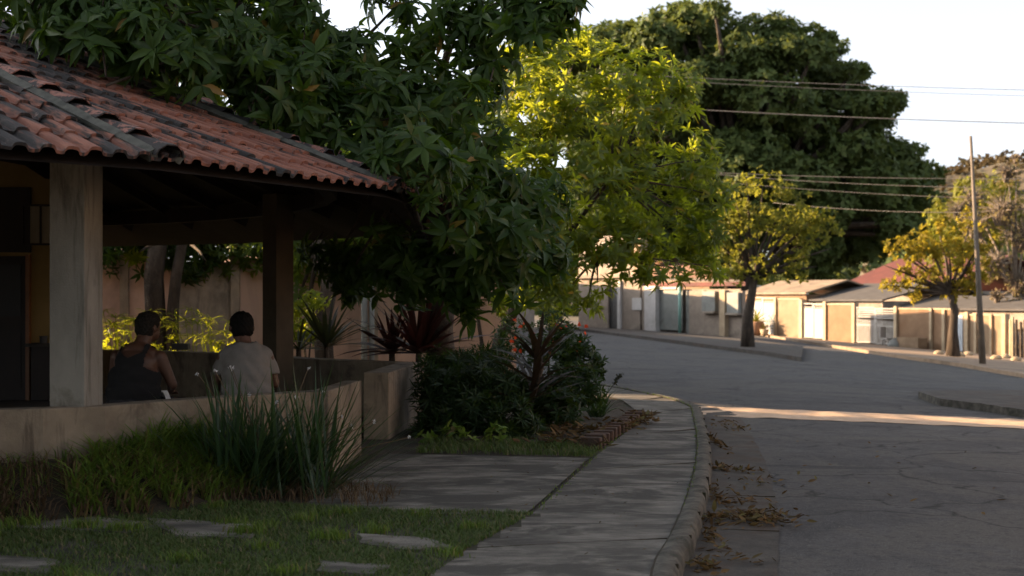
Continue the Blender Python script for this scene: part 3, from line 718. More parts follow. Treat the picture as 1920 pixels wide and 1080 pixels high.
mb.tube([Vector((-.5, 24.3, -.1)), W(903, 640, 24.2), W(890, 560, 24.2), W(940, 420, 24)], [.04, .035, .03, .02], 8)
hubs = [W(1020, 300, 23.8), W(1150, 330, 24.1), W(1120, 480, 23.7), W(960, 420, 23.5)]
limbs(mb, tp[3], .07, hubs, .04, .1)
for c, r in Bl:
    hb = min(hubs, key=lambda h: (h-Vector(c)).length); limbs(mb, hb, .03, [c], .01, .12, 5)
mb.build('trunk', bark, mt, True)

# C: back trees behind the pavilion
def backtree(name, label, trunk, rad, lobes, leafm, dens, T, FT, nl=7, filt=outside_roof, grp='trees beside the pavilion'):
    b = trunk[0]; mt = empty(name, (b.x, b.y, 0), label, 'tree', grp)
    P, O = lobe_points(lobes, dens, .3, filt)
    V, Fs = whorls(P, O+np.array([0, -.1, .5])+rng.normal(0, .4, O.shape), nl, T, FT, (-.2, .8), (.7, 1.2))
    npmesh('crown', V, Fs, leafm, mt)
    mb = MB(); mb.tube(trunk, rad, 10)
    limbs(mb, trunk[-1], rad[-1]*.6, [c for c, r in lobes], .015, .12, 5); mb.build('trunk', bark, mt, True)
g0 = lambda px, d: Vector((W(px, 0, d).x, d, -.1))
T3, FT3 = leaf_t(.2, .06, .3, .25)
backtree('mango_tree', 'dark mango tree behind the pavilion, its thick pale-edged trunk leaning left', [g0(300, 25.5), W(292, 600, 25.5), W(288, 520, 25.5), W(300, 430, 25.6)], [.2, .19, .18, .16],
         [L(250, 400, 26.3, 1.05), L(330, 440, 26.3, 0.76), L(400, 400, 26.3, 0.97), L(230, 470, 26.3, 0.49), L(300, 330, 26.3, 1.05), L(120, 380, 26.3, 1.05), L(420, 300, 26.3, 1.05), L(360, 490, 26.3, 0.43)], mango_leaf, 20, T3, FT3)
backtree('mango_tree', 'slim dark tree behind the pavilion next to the thick pale-edged trunk', [g0(325, 25.4), W(322, 600, 25.4), W(330, 520, 25.4), W(345, 440, 25.5)], [.12, .11, .1, .09],
         [L(225, 430, 22.9, .34), L(290, 440, 22.8, .38), L(360, 425, 22.7, .38), L(420, 450, 22.6, .34), L(470, 425, 22.5, .34), L(250, 480, 22.9, .2), L(385, 490, 22.7, .2), L(330, 400, 22.8, .35), L(460, 460, 26.3, 0.59), L(430, 420, 26.3, 0.76), L(500, 400, 26.3, 0.86), L(380, 470, 26.3, 0.54), L(540, 470, 26.3, 0.65)], back_leaf, 18, T3, FT3)
backtree('tree', 'tree with a brown trunk and yellow sunlit leaves right of the dark brown post', [g0(612, 24.8), W(604, 600, 24.8), W(618, 540, 24.8), W(600, 450, 25)], [.17, .16, .15, .12],
         [L(570, 480, 25.5, 0.54), L(560, 560, 25.5, 0.32), L(600, 400, 25.5, 0.97), L(640, 470, 25.5, 0.49), L(570, 610, 25.5, 0.27), L(640, 330, 25.5, 1.08), L(690, 420, 25.5, 0.86), L(800, 400, 25.5, 1.08)], back_leaf, 16, T3, FT3)
backtree('tall_tree', 'tall tree far behind the tiled roof with sunlit yellow leaves seen through gaps', [g0(700, 34), W(700, 500, 34), W(640, 300, 34), W(560, 210, 34)], [.35, .33, .3, .2],
         [L(420, 60, 34, 1.7), L(560, 190, 34, 1.4), L(680, 230, 34, 1.4), L(340, 120, 34, 1.6), L(780, 240, 34, 1.5), L(900, 250, 33, 1.2), L(250, 30, 35, 1.8), L(860, 340, 33, 1.5), L(640, 330, 33, 1.6), L(740, 400, 32, 1.6), L(880, 450, 31, 1.3)], back_leaf, 5, *leaf_t(.34, .13, .3, .25), nl=8, filt=None)

# ------------------------------------------------------------------ far trees
def fartree(name, label, base, trunk, rad, lobes, leafm, dens, size, grp=None, shell=.55, up=.5, nl=5, twigs=0, tm=None, gap=None):
    mt = empty(name, base, label, 'tree', grp)
    P, O = lobe_points(lobes, dens, shell, None, gap)
    T, FT = rhomb_t(size, size*.55)
    V, Fs = whorls(P, O+np.array([0, 0, up])+rng.normal(0, .4, O.shape), nl, T, FT, (-.3, .9), (.6, 1.3))
    npmesh('crown', V, Fs, leafm, mt)
    mb = MB(); mb.tube(trunk, rad, 10)
    limbs(mb, trunk[-1], rad[-1]*.7, [c for c, r in lobes], rad[-1]*.1, .12, 5)
    if twigs:
        for _ in range(twigs):
            c, r = rnd.choice(lobes); r = r if not hasattr(r, '__len__') else r[0]; c = Vector(c)
            q = c+Vector((rnd.gauss(0, 1), rnd.gauss(0, 1), abs(rnd.gauss(0, 1)))).normalized()*r*rnd.uniform(.5, 1.25)
            mb.tube([c+Vector((rnd.uniform(-.3, .3)*r, 0, -.5*r)), c.lerp(q, .5)+Vector((0, 0, .1)), q], [.035, .025, .012], 4, False)
    mb.build('trunk', tm or bark, mt, True)
    return mt
# giant tree
D = 128
gl = []
cl = [(1130, 130, 100), (1060, 90, 70), (1200, 90, 90), (1290, 60, 75), (1330, 120, 110), (1420, 110, 85), (1490, 95, 65), (1250, 210, 130), (1400, 230, 120), (1500, 190, 85), (1545, 250, 85), (1480, 320, 110), (1590, 180, 45),
      (1360, 330, 130), (1590, 300, 60), (1620, 360, 80), (1560, 400, 95), (1670, 400, 65), (1450, 430, 100), (1650, 290, 45), (1690, 330, 35), (1300, 420, 110), (1180, 330, 120), (1100, 240, 110), (1200, 440, 110), (1020, 130, 60), (1340, 30, 40), (1270, 30, 45), (1550, 130, 45), (1460, 60, 40), (1600, 440, 60), (1620, 205, 40), (1080, 370, 100), (1560, 470, 80), (1500, 480, 70), (1640, 455, 60), (1690, 440, 50), (1720, 410, 45), (1625, 195, 70), (1600, 150, 55), (1670, 295, 65), (1700, 340, 60), (1715, 395, 60), (1640, 330, 85), (1740, 440, 40), (1550, 90, 45), (1600, 240, 80)]
for cx, cy, r in cl:
    m_ = max(3, int(r/16))
    for _ in range(m_):
        a = rnd.uniform(0, 6.28); q = r*rnd.uniform(.1, .55)
        rr_ = rnd.uniform(.36, .58)*max(r, 45)/F*D
        gl.append((tuple(W(cx+q*math.cos(a), cy+q*math.sin(a), D+rnd.uniform(-7, 7))), (rr_*1.25, rr_*1.2, rr_*.72)))
gb = W(1390, 600, D); gb.z = G(60, 0)*0-2
for cx, cy in ((1010, 115), (1060, 85), (1120, 80), (1180, 70), (1235, 48), (1300, 36), (1360, 52), (1410, 60), (1455, 58), (1500, 72), (1525, 105), (1545, 145), (1590, 172), (1625, 200), (1632, 235), (1615, 280), (1665, 292), (1690, 315), (1712, 335), (1718, 370), (1732, 405), (1728, 440), (1320, 60), (1270, 50), (1150, 100), (1090, 110), (1480, 90)): gl.append((tuple(W(cx, cy, D+rnd.uniform(-3, 3))), (2.1, 1.9, 1.5)))
for cx, cy, r in ((1250, 160, 150), (1380, 200, 150), (1470, 260, 130), (1300, 330, 150), (1480, 380, 140), (1580, 380, 110), (1180, 300, 150)): gl.append((tuple(W(cx, cy, D+3)), (r/F*D*.85, r/F*D*.6, r/F*D*.75)))
fartree('giant_tree', 'enormous dark green domed tree towering over the houses', gb, [gb, W(1385, 520, D), W(1400, 440, D)], [1.6, 1.3, 1.0], gl, giant_leaf, 3.4, .6, None, .5, .6, 5)
yb = gp(1402, 650)
fartree('street_tree', 'yellow-green street tree forking low in front of the white gate panel', yb, [yb, W(1402, 600, yb.y), W(1408, 560, yb.y), W(1415, 520, yb.y)], [.27, .2, .16, .13],
        [L(*q) for q in ((1400, 430, yb.y, 1.0), (1450, 400, yb.y, 1.1), (1380, 380, yb.y-.5, .9), (1430, 350, yb.y, .75), (1500, 400, yb.y, .85), (1530, 440, yb.y, .8), (1480, 460, yb.y, 1.0), (1420, 480, yb.y-.6, .8), (1365, 470, yb.y, .75), (1540, 400, yb.y, .45), (1355, 420, yb.y, .6), (1380, 510, yb.y, .5), (1500, 500, yb.y, .6), (1440, 520, yb.y, .4), (1470, 370, yb.y, .5), (1345, 400, yb.y, .4), (1560, 465, yb.y, .45), (1530, 500, yb.y, .4), (1340, 450, yb.y, .4), (1568, 430, yb.y, .3), (1400, 340, yb.y, .35), (1355, 360, yb.y, .4))], yel_leaf, 17, .17, 'trees along the sunny street', .2, .4, 5, gap=(2.6, -.2))
ob = gp(1787, 668)
o1 = ob.y
fartree('street_tree', 'round golden-yellow street tree on the pavement left of the leaning pole', ob, [ob, W(1787, 620, o1), W(1790, 580, o1), W(1782, 550, o1)], [.33, .2, .17, .13],
        [L(*q) for q in ((1700, 470, o1, .75), (1740, 450, o1, .8), (1780, 470, o1, .9), (1690, 520, o1, .65), (1740, 520, o1, .8), (1800, 520, o1, .75), (1665, 500, o1, .4), (1830, 480, o1, .7), (1720, 555, o1, .4), (1780, 555, o1, .4), (1660, 535, o1, .3), (1825, 545, o1, .35), (1670, 460, o1, .35), (1850, 440, o1, .6), (1820, 415, o1+1, .6), (1760, 425, o1+1, .5), (1652, 495, o1, .35), (1850, 505, o1, .5))], gold_leaf, 18, .19, 'trees along the sunny street', .2, .4, 5, gap=(3, -.4))
db = gp(1935, 668); d1 = db.y
fartree('bare_tree', 'half-bare brownish tree with tangled grey twigs at the right edge', db, [db, W(1925, 600, d1), W(1905, 540, d1)], [.25, .2, .16],
        [L(*q) for q in ((1880, 400, d1, 1.3), (1830, 430, d1, 1.0), (1920, 450, d1, 1.3), (1860, 500, d1, 1.0), (1910, 540, d1, 1.0), (1800, 400, d1+2, .8), (1825, 375, d1+2, .8), (1890, 330, d1, .7), (1905, 300, d1, .35), (1870, 560, d1, .5))], dry_leaf, 9, .14, 'trees along the sunny street', .2, .3, 4, twigs=900, tm=twigm)
vb = Vector((W(1800, 0, 82).x, 82, G(25, 0)))
fartree('roadside_tree', 'loose yellow-green tree behind the golden tree, below the hill', vb, [vb, W(1800, 560, 82), W(1800, 480, 82)], [.3, .25, .2],
        [L(*q) for q in ((1790, 420, 82, 1.4), (1770, 470, 82, 1.4), (1840, 380, 82, 1.5), (1810, 360, 83, .9), (1880, 360, 82, 1.2), (1760, 400, 82, .9), (1900, 420, 82, 1.5), (1840, 460, 82, 1.5))], yel_leaf, 8, .26, 'trees along the sunny street', .3, .4, 5)
# hill with scrub on the horizon
hx = np.linspace(60, 420, 46); hy = np.linspace(330, 520, 16)
def hz(x, y):
    t_ = (y-330)/190; px_ = CX+x/y*F; e = 44*math.sin(min(1, t_*1.6)*math.pi/2)*(1-.0*t_)
    fade = min(1, max(0, (px_-1560)/130)); return -6+e*fade*(1+.10*math.sin(x*.05)+.05*math.sin(x*.13))+2.0*math.sin(x*.11+y*.07)*fade
sheet([[(x, y) for x in hx] for y in hy], 'hill', farground, zf=hz)
Pp = []
for _ in range(5200):
    x = rnd.uniform(85, 400); y = rnd.uniform(335, 500); Pp.append((x, y, hz(x, y)+rnd.uniform(.3, 3)))
P = np.array(Pp); T, FT = rhomb_t(1.9, 1.3)
hm = leafmat('hill_scrub', [(.07, .055, .033), (.09, .07, .037), (.06, .055, .03)], (.15, .1, .04), .2, .9, .1)
V, Fs = whorls(P, np.tile([0, 0, 1.], (len(P), 1))+rng.normal(0, .3, P.shape), 6, T, FT, (-.2, 1.0))
tag(npmesh('hill_scrub', V, Fs, hm), 'brown scrub covering the distant hill', 'scrub', kind='stuff')
# low distant woods between the houses
Pp = []
for _ in range(2600):
    x = rnd.uniform(-10, 110); y = rnd.uniform(150, 175); Pp.append((x, y, rnd.uniform(-1, 7.5+2*math.sin(x*.3))))
P = np.array(Pp); V, Fs = whorls(P, np.tile([0, -.3, 1.], (len(P), 1))+rng.normal(0, .4, P.shape), 6, *rhomb_t(1.3, .9), (-.2, 1.0))
tag(npmesh('distant_wood', V, Fs, giant_leaf), 'low green wood behind the far houses', 'wood', kind='stuff')
# ------------------------------------------------------------------ far buildings
class Row:
    def __init__(s, a, b):
        s.a = Vector(a); s.u = (Vector(b)-s.a).normalized(); s.n = Vector((s.u.y, -s.u.x))
        if s.n.dot(-s.a) < 0: s.n = -s.n
        s.rz = math.atan2(s.u.y, s.u.x)
    def t(s, px):                                  # distance along the row seen at a pixel column
        k = (px-CX)/F; return (k*s.a.y-s.a.x)/(s.u.x-k*s.u.y)
    back = None
    def p(s, t, out=0):
        if s.back is not None and out < -.3: return s.a+s.u*t-s.back*out
        return s.a+s.u*t+s.n*out
    def box(s, mb, px0, px1, z0, z1, th, out=0):
        """box from column to column, its front 'out' metres before the line; z relative to the pavement"""
        t0, t1 = sorted((s.t(px0), s.t(px1))); c = s.p((t0+t1)/2, out-th/2); g_ = G(c.x, c.y)
        return mb.box((c.x, c.y, g_+(z0+z1)/2), (t1-t0, th, z1-z0), s.rz)
    def boxt(s, mb, t0, t1, z0, z1, th, out=0):
        c = s.p((t0+t1)/2, out-th/2); g_ = G(c.x, c.y); return mb.box((c.x, c.y, g_+(z0+z1)/2), (t1-t0, th, z1-z0), s.rz)
    def base(s, px):
        c = s.p(s.t(px)); return Vector((c.x, c.y, G(c.x, c.y)))
RL = Row((15.0, 89), (25.0, 70))
def wallthing(row, px0, px1, h, m, label, cap=None, name='garden_wall', th=.2, z0=-.25, grp=None, out=0):
    e = empty(name, row.base((px0+px1)/2), label, 'wall', grp)
    row.box(MB(), px0, px1, z0, h, th, out).build('panel', m, e)
    if cap: row.box(MB(), px0, px1, h+.003, h+.08, th+.08, out+.04).build('coping', cap, e)
    return e
wallthing(RL, 1457, 1500, 2.25, tanwhite, 'cream wall section beside the large potted plant', tanpost)
wallthing(RL, 1550, 1599, 2.1, tanwall, 'tan wall section between the narrow and the wide white gate', tanpost)
wallthing(RL, 1683, 1793, 2.1, tanwall, 'tan wall section behind the cement trough and the golden tree', tanpost)
wallthing(RL, 1806, 1886, 1.95, tanwhite, 'cream wall section behind the leaning pole', tanpost)
pc = ['at the left end of the cream wall by the potted plant', 'left of the narrow white gate', 'right of the narrow white gate', 'left of the wide white gate', 'right of the wide white gate',
      'on the wall above the cement trough', 'on the wall just left of the golden tree trunk', 'right of the golden tree trunk', 'just left of the leaning pole', 'right of the leaning pole', 'at the right end of the cream wall']
for i, (px_, wd_, hh_) in enumerate(((1455, 4, 2.35), (1503, 6, 2.3), (1548, 5, 2.25), (1602, 5, 2.25), (1681, 5, 2.2), (1747, 4, 2.2), (1771, 5, 2.15), (1814, 6, 2.1), (1831, 4, 2.05), (1860, 4, 2.05), (1884, 7, 2.1))):
    mb = MB(); RL.box(mb, px_-wd_/2, px_+wd_/2, -.25, hh_, .34, .12)
    tag(mb.build('wall_pillar', tanpost), 'concrete wall pillar '+pc[i], 'pillar', 'pillars of the sunny wall')
def gate(row, px0, px1, h, label, style, m=metal_w, back=None, grp='white metal gates'):
    e = empty('metal_gate', row.base((px0+px1)/2), label, 'gate', grp); out = .02
    t0, t1 = sorted((row.t(px0), row.t(px1))); fr = MB(); w_ = t1-t0
    leaves = 2
    for k in range(leaves):
        a = t0+w_*k/leaves+.01; b = t0+w_*(k+1)/leaves-.01
        fr = MB()
        row.boxt(fr, a, a+.06, .06, h, .05, out); row.boxt(fr, b-.06, b, .06, h, .05, out)
        for z_ in (.06, h*.5, h-.06): row.boxt(fr, a+.06, b-.06, z_, z_+.06, .05, out)
        lf = fr.build('gate_leaf', m, e)
        if style == 'panel':
            pn = MB(); row.boxt(pn, a+.06, b-.06, .12, h*.5, .012, out-.02); row.boxt(pn, a+.06, b-.06, h*.5+.06, h*.86, .012, out-.02); pn.build('sheet', m, lf)
            br = MB(); row.boxt(br, a+.06, b-.06, h*.88, h*.9, .02, out-.01); br.build('bar', m, lf)
        else:
            pn = MB(); 
            nb_ = max(3, int((b-a)/.16))
            for q_ in range(nb_): 
                xx = a+.06+(b-a-.12)*(q_+.5)/nb_; row.boxt(pn, xx-.035, xx+.035, .12, h*.66, .015, out-.012)
            for z_ in (.72, .78, .84, .9): row.boxt(pn, a+.06, b-.06, h*z_, h*z_+.06, .02, out-.012)
            pn.build('bars', m, lf)
    return e
gate(RL, 1506, 1545, 2.1, 'narrow white two-leaf metal gate in the sunny wall', 'panel')
gate(RL, 1606, 1678, 2.05, 'wide white two-leaf metal gate with upright bars', 'bars')
gate(RL, 1408, 1453, 2.3, 'tall bright white sheet gate behind the forked tree', 'panel')
gate(RL, 1794, 1805, 1.9, 'small bluish white gate half hidden by the golden tree trunk', 'panel', surf('bluish_metal', (.4, .45, .5), (.5, .55, .6), 2, rough=.6))
e = empty('picket_fence', RL.base(1905), 'rough wooden fence of upright posts at the right edge', 'fence')
for px_ in range(1892, 1990, 7):
    RL.box(MB(), px_, px_+rnd.uniform(2, 4), -.2, rnd.uniform(1.6, 2.1), .1, rnd.uniform(0, .1)).build('fence_post', rnd.choice([tanpost, bark, twigm]), e)
mb = MB(); RL.box(mb, 1889, 1990, .5, .62, .05, -.1); RL.box(mb, 1889, 1990, 1.3, 1.42, .05, -.1); mb.build('rail', bark, e)
# backyard mass behind the gates so they do not open on emptiness
def shed(row, px0, px1, back0, depth, hw, roofm, rise, label, wm, over=.3, ridge=.5, name='house'):
    bk = row.back if row.back is not None else -row.n
    row = Row(row.a+bk*back0, row.a+bk*back0+row.u); row.back = bk if bk != -row.n else None
    e = empty(name, row.base((px0+px1)/2), label, 'house')
    t0, t1 = sorted((row.t(px0), row.t(px1))); c = row.p((t0+t1)/2); g_ = G(c.x, c.y)
    P_ = lambda t_, o_: row.a+row.u*t_+bk*o_
    MB().poly_prism([tuple(P_(t0, 0)), tuple(P_(t1, 0)), tuple(P_(t1, depth)), tuple(P_(t0, depth))], g_-.3, g_+hw).build('wall', wm, e)
    zz = g_+hw+.01; o_ = over
    v = [(*P_(t0-o_, -o_), zz), (*P_(t1+o_, -o_), zz), (*P_(t1+o_, depth+o_), zz), (*P_(t0-o_, depth+o_), zz), (*P_(t0-o_, depth*ridge), zz+rise), (*P_(t1+o_, depth*ridge), zz+rise)]
    v2 = [(a, b, c_+.1) for a, b, c_ in v]
    MB().add(v+v2, [(0, 1, 7, 6), (2, 3, 9, 8), (6, 7, 11, 10), (8, 9, 10, 11), (0, 6, 10, 4), (3, 4, 10, 9), (1, 5, 11, 7), (2, 8, 11, 5), (0, 4, 5, 1), (3, 2, 5, 4)]).build('roof', roofm, e)
    return e
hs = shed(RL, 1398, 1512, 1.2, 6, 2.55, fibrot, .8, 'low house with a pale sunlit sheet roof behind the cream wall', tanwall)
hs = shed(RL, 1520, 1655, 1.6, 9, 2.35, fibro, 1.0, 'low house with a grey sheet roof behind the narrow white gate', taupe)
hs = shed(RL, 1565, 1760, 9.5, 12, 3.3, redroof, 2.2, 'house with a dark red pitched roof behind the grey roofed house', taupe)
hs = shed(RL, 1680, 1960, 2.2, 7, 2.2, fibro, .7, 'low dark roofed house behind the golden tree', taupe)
# potted plant, trough, junk on the sunny pavement
def straps(P0, n, L_, wd, m, parent, el=(.3, 1.3), droop=(.3, .9), name='leaves', seg=5, jit=.03, azr=(0, 6.283)):
    V = []; Q = []
    for i in range(n):
        az = rnd.uniform(*azr); e_ = rnd.uniform(*el); l = L_*rnd.uniform(.6, 1.1); dr = rnd.uniform(*droop)
        d = Vector((math.cos(az)*math.cos(e_), math.sin(az)*math.cos(e_), math.sin(e_))); s_ = Vector((-math.sin(az), math.cos(az), 0))
        s_ = (s_+Vector((0, 0, rnd.uniform(-.5, .5)))).normalized()
        p = Vector(P0)+Vector((rnd.uniform(-jit, jit), rnd.uniform(-jit, jit), 0)); b = len(V); st = l/seg
        for k in range(seg+1):
            t_ = k/seg; w_ = wd*(.55+.45*math.sin(min(1, t_*1.6)*math.pi/2))*(1-t_**3)*.5+.0004
            V += [tuple(p-s_*w_), tuple(p+s_*w_)]
            d = (d-Vector((0, 0, dr*st/L_*(.4+t_*1.4)))).normalized(); p = p+d*st
        for k in range(seg): Q.append((b+2*k, b+2*k+1, b+2*k+3, b+2*k+2))
    return npmesh(name, np.array(V), [np.array(Q)], m, parent)
pp = RL.base(1440)+Vector((RL.n.x, RL.n.y, 0))*.9
e = empty('potted_plant', pp, 'large terracotta pot with a spiky plant on the sunny pavement', 'potted plant')
mb = MB(); mb.tube([pp, pp+Vector((0, 0, .35)), pp+Vector((0, 0, .75)), pp+Vector((0, 0, .85))], [.28, .42, .5, .44], 16); mb.build('pot', terracotta, e, True)
straps(pp+Vector((0, 0, .8)), 46, 1.15, .09, yel_leaf, e, (.1, 1.3), (.3, 1.0), 'plant')
pp = RL.base(1453)+Vector((RL.n.x, RL.n.y, 0))*.8
e = empty('potted_plant', pp, 'smaller pale pot with a bushy plant beside the large terracotta pot', 'potted plant')
MB().tube([pp, pp+Vector((0, 0, .4))], [.2, .28], 14).build('pot', tanpost, e, True)
straps(pp+Vector((0, 0, .4)), 30, .7, .07, dry_leaf, e, (.3, 1.3), (.3, 1.0), 'plant')
mb = MB(); tr0 = RL.t(1717); out_ = 1.0; h_ = .62
tt1 = sorted((RL.t(1708), RL.t(1748)))
RL.boxt(mb, tt1[0], tt1[1], .02, .1, .62, out_); RL.boxt(mb, tt1[0], tt1[1], .1, .55, .07, out_); RL.boxt(mb, tt1[0], tt1[1], .1, .55, .07, out_-.55)
RL.boxt(mb, tt1[0], tt1[0]+.07, .1, .55, .48, out_-.07); RL.boxt(mb, tt1[1]-.07, tt1[1], .1, .55, .48, out_-.07)
tag(mb.build('trough', tanwhite), 'open cement trough lying against the sunny wall', 'trough')
pb = RL.base(1702)+Vector((RL.n.x, RL.n.y, 0))*.9
mb = MB(); mb.tube([pb, pb+Vector((0, 0, .1)), pb+Vector((.05, 0, .35)), pb+Vector((0, 0, .5))], [.38, .44, .34, .14], 12)
tag(mb.build('sack', greymet, None, True), 'bulging grey sack beside the cement trough', 'sack')
pb = RL.base(1687)+Vector((RL.n.x, RL.n.y, 0))*.9; e = empty('chair', pb, 'old white chair on the pavement right of the wide gate', 'chair')
MB().box(pb+Vector((0, 0, .45)), (.5, .5, .06), .4).build('seat', metal_w, e)
MB().box(pb+Vector((-.18, .18, .8)), (.5, .05, .6), .7).build('backrest', metal_w, e)
for sx, sy in ((-1, -1), (1, -1), (1, 1), (-1, 1)): MB().tube([pb+Vector((.2*sx, .2*sy, 0)), pb+Vector((.18*sx, .18*sy, .43))], .03, 6).build('leg', metal_w, e)
# boulders / rubble along the sunny kerb
for i, (px_, py_) in enumerate(((1800, 668), (1815, 666), (1868, 673), (1885, 671), (1905, 676), (1760, 664))):
    c = gp(px_, py_); bm = bmesh.new(); bmesh.ops.create_icosphere(bm, subdivisions=2, radius=1)
    for v in bm.verts: v.co = Vector((v.co.x*rnd.uniform(.28, .34), v.co.y*.3, max(-.1, v.co.z*rnd.uniform(.2, .26))))
    me = bpy.data.meshes.new('stone'); bm.to_mesh(me); bm.free(); o = bpy.data.objects.new('stone', me); COL.objects.link(o); me.materials.append(tanpost); o.location = c+Vector((0, 0, .04)); o.scale = (.8, .7, .6)
    tag(o, 'rough pale stone '+['right of the golden tree trunk', 'between the golden tree and the leaning pole', 'just right of the leaning pole foot', 'below the right end of the cream wall', 'at the right edge by the wooden fence', 'left of the golden tree trunk'][i], 'stone', 'stones on the sunny pavement')

# grey gate row
RG = Row((6.0, 77), (11.2, 69.5)); RG.back = Vector((.12, 1))
e = empty('grey_house', RG.base(1180), 'tall taupe house with a dark gate beside the whitewashed pillar', 'house')
for nm, a, b, z0, z1, th, out, m in (('wall', 1085, 1140, -.3, 5.0, .3, 0, taupe), ('wall', 1160, 1200, -.3, 5.0, .3, .0, taupe), ('lintel', 1140, 1160, 2.3, 5.0, .3, 0, taupe), ('ledge', 1085, 1203, 2.75, 2.92, .5, .25, taupe), ('corner_pilaster', 1191, 1203, 2.95, 4.9, .5, .1, tanwhite),
                                    ('gate', 1140, 1160, .0, 2.3, .06, -.1, metal_d), ('gate_post', 1161, 1166, -.1, 2.6, .2, .14, whitew)):
    RG.box(MB(), a, b, z0, z1, th, out).build(nm, m, e)
t0, t1 = sorted((RG.t(1085), RG.t(1203))); P_ = lambda t_, o_: RG.p(t_, -o_)
MB().poly_prism([tuple(P_(t0+.05, .35)), tuple(P_(t1-.02, .35)), tuple(P_(t1-.02, 3.2)), tuple(P_(t0+.05, 3.2))], -.6, 4.95).build('body', taupe, e)
tag(RG.box(MB(), 1187, 1204, 1.05, 1.7, .06, .07).build('notice_board', whitew), 'small blank white notice board on the taupe wall', 'notice board')
wallthing(RG, 1204, 1212, 2.35, taupe, 'low taupe wall under the notice board beside the whitewashed pillar')
tag(RG.box(MB(), 1212.5, 1233, -.2, 2.35, .36, .16).build('whitewashed_pillar', whitew), 'whitewashed pillar left of the grey sheet gate', 'pillar', 'pillars of the shaded wall')
e = empty('sheet_gate', RG.base(1255), 'grey sheet metal gate between the whitewashed pillar and the green pipe', 'gate')
RG.box(MB(), 1234, 1276, .1, 2.2, .05, -.12).build('gate_leaf', greymet, e); RG.box(MB(), 1234, 1276, 2.22, 2.34, .2, 0).build('lintel', whitew, e)
c = RG.base(1280)+Vector((RG.n.x, RG.n.y, 0))*.2
tag(MB().tube([c, c+Vector((0, 0, 2.4))], .085, 10).build('green_pipe', teal, None, True), 'upright pale green pipe right of the grey sheet gate', 'pipe')
tag(RG.box(MB(), 1284, 1291, 0, 2.2, .05, -.1).build('narrow_gate', greymet), 'very narrow grey door right of the green pipe', 'door')
wallthing(RG, 1292, 1319, 2.2, taupe, 'smooth beige wall section right of the narrow grey door', None, out=.0)
wallthing(RG, 1320, 1393, 2.25, taupe, 'stained taupe wall section with grey meter boxes by the forked tree', None, out=.03)
for a, b, lb in ((1323, 1347, 'grey meter box left of the slim wall pillar'), (1370, 1391, 'grey meter box between the slim pillar and the forked tree')):
    e = empty('meter_box', RG.base((a+b)/2), lb, 'meter box', 'meter boxes on the shaded wall')
    RG.box(MB(), a, b, 1.2, 2.2, .22, .26).build('cabinet', greymet, e); RG.box(MB(), a-1, b+1, 1.1, 1.19, .34, .36).build('shelf', taupe, e)
tag(RG.box(MB(), 1357, 1367, -.3, 2.3, .3, .3).build('slim_pillar', tanpost), 'slim beige pillar between the two grey meter boxes', 'pillar', 'pillars of the shaded wall')
e = empty('lean_to', RG.base(1300)-Vector((RG.n.x, RG.n.y, 0))*2, 'low lean-to with a pale roof and dark red fascia behind the grey gate', 'shed')
t0, t1 = sorted((RG.t(1201), RG.t(1390)))
RG.boxt(MB(), t0, t1, 2.42, 2.62, .1, -.25).build('fascia', redroof, e)
q0, q1, q2, q3 = P_(t0, .42), P_(t1, .42), P_(t1, 2.2), P_(t0, 2.2); g0_, g1_ = G(*q0), G(*q1)
MB().add([(*q0, g0_+2.64), (*q1, g1_+2.64), (*q2, g1_+2.8), (*q3, g0_+2.8), (*q0, g0_+2.70), (*q1, g1_+2.70), (*q2, g1_+2.88), (*q3, g0_+2.88)], [(0, 3, 2, 1), (4, 5, 6, 7), (0, 1, 5, 4), (1, 2, 6, 5), (2, 3, 7, 6), (3, 0, 4, 7)]).build('roof', fibrot, e)
MB().poly_prism([tuple(P_(t0, .6)), tuple(P_(t1, .6)), tuple(P_(t1, 2.1)), tuple(P_(t0, 2.1))], -1.2, 1.98).build('wall', taupe, e)
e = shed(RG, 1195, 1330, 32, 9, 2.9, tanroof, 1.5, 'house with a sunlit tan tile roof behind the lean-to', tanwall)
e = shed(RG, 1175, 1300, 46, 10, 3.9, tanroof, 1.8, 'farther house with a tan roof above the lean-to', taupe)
# houses added left of the side street to keep it in shade
a0, a1 = Vector((-16, 93)), Vector((-1, 62)); au = (a1-a0).normalized(); an = Vector((-au.y, au.x))
shade_house(a0-an*7, au, (a1-a0).length, 7, 3.0, taupe, 'long taupe house added on the left of the side street for shade, behind the corner trees', tanroof)
shade_house(Vector((-7.5, 81)), Vector((4, -10)).normalized(), 10.8, 5, 3.9, taupe, 'small taupe house added behind the corner mango tree to shade the grey gate row', fibro)
shade_house(Vector((-25, 68)), Vector((0, -1)), 34, 7, 9.6, tanwhite, 'long tall cream building added beyond the boundary wall to shade the road, out of frame to the left', fibro)

# pole and cables
pb = gp(1843, 682)
pole = empty('utility_pole', pb, 'tall thin leaning utility pole on the sunny pavement', 'pole')
ptop = W(1820, 255, pb.y)
MB().tube([pb-Vector((0, 0, .2)), pb.lerp(ptop, .5), ptop], [.13, .085, .05], 10).build('shaft', galv, pole, True)
cab = [((1100, 135), (2300, 175), 62, 0.0130, 'uppermost cable crossing in front of the giant tree'), ((1100, 142), (2300, 188), 62.5, 0.0108, 'second cable from the top, just below the uppermost'), ((1150, 196), (2300, 238), 60, 0.0187, 'thick cable crossing the middle of the giant tree'),
       ((1300, 322), (2200, 332), 59, 0.0108, 'cable passing the leaning pole near its top'), ((1250, 318), (1850, 352), 70, 0.0108, 'cable over the top of the yellow-green street tree'), ((1250, 330), (1850, 372), 71, 0.0108, 'lower cable over the yellow-green street tree'), ((1450, 380), (1850, 398), 72, 0.0101, 'lowest short-looking cable right of the giant tree')]
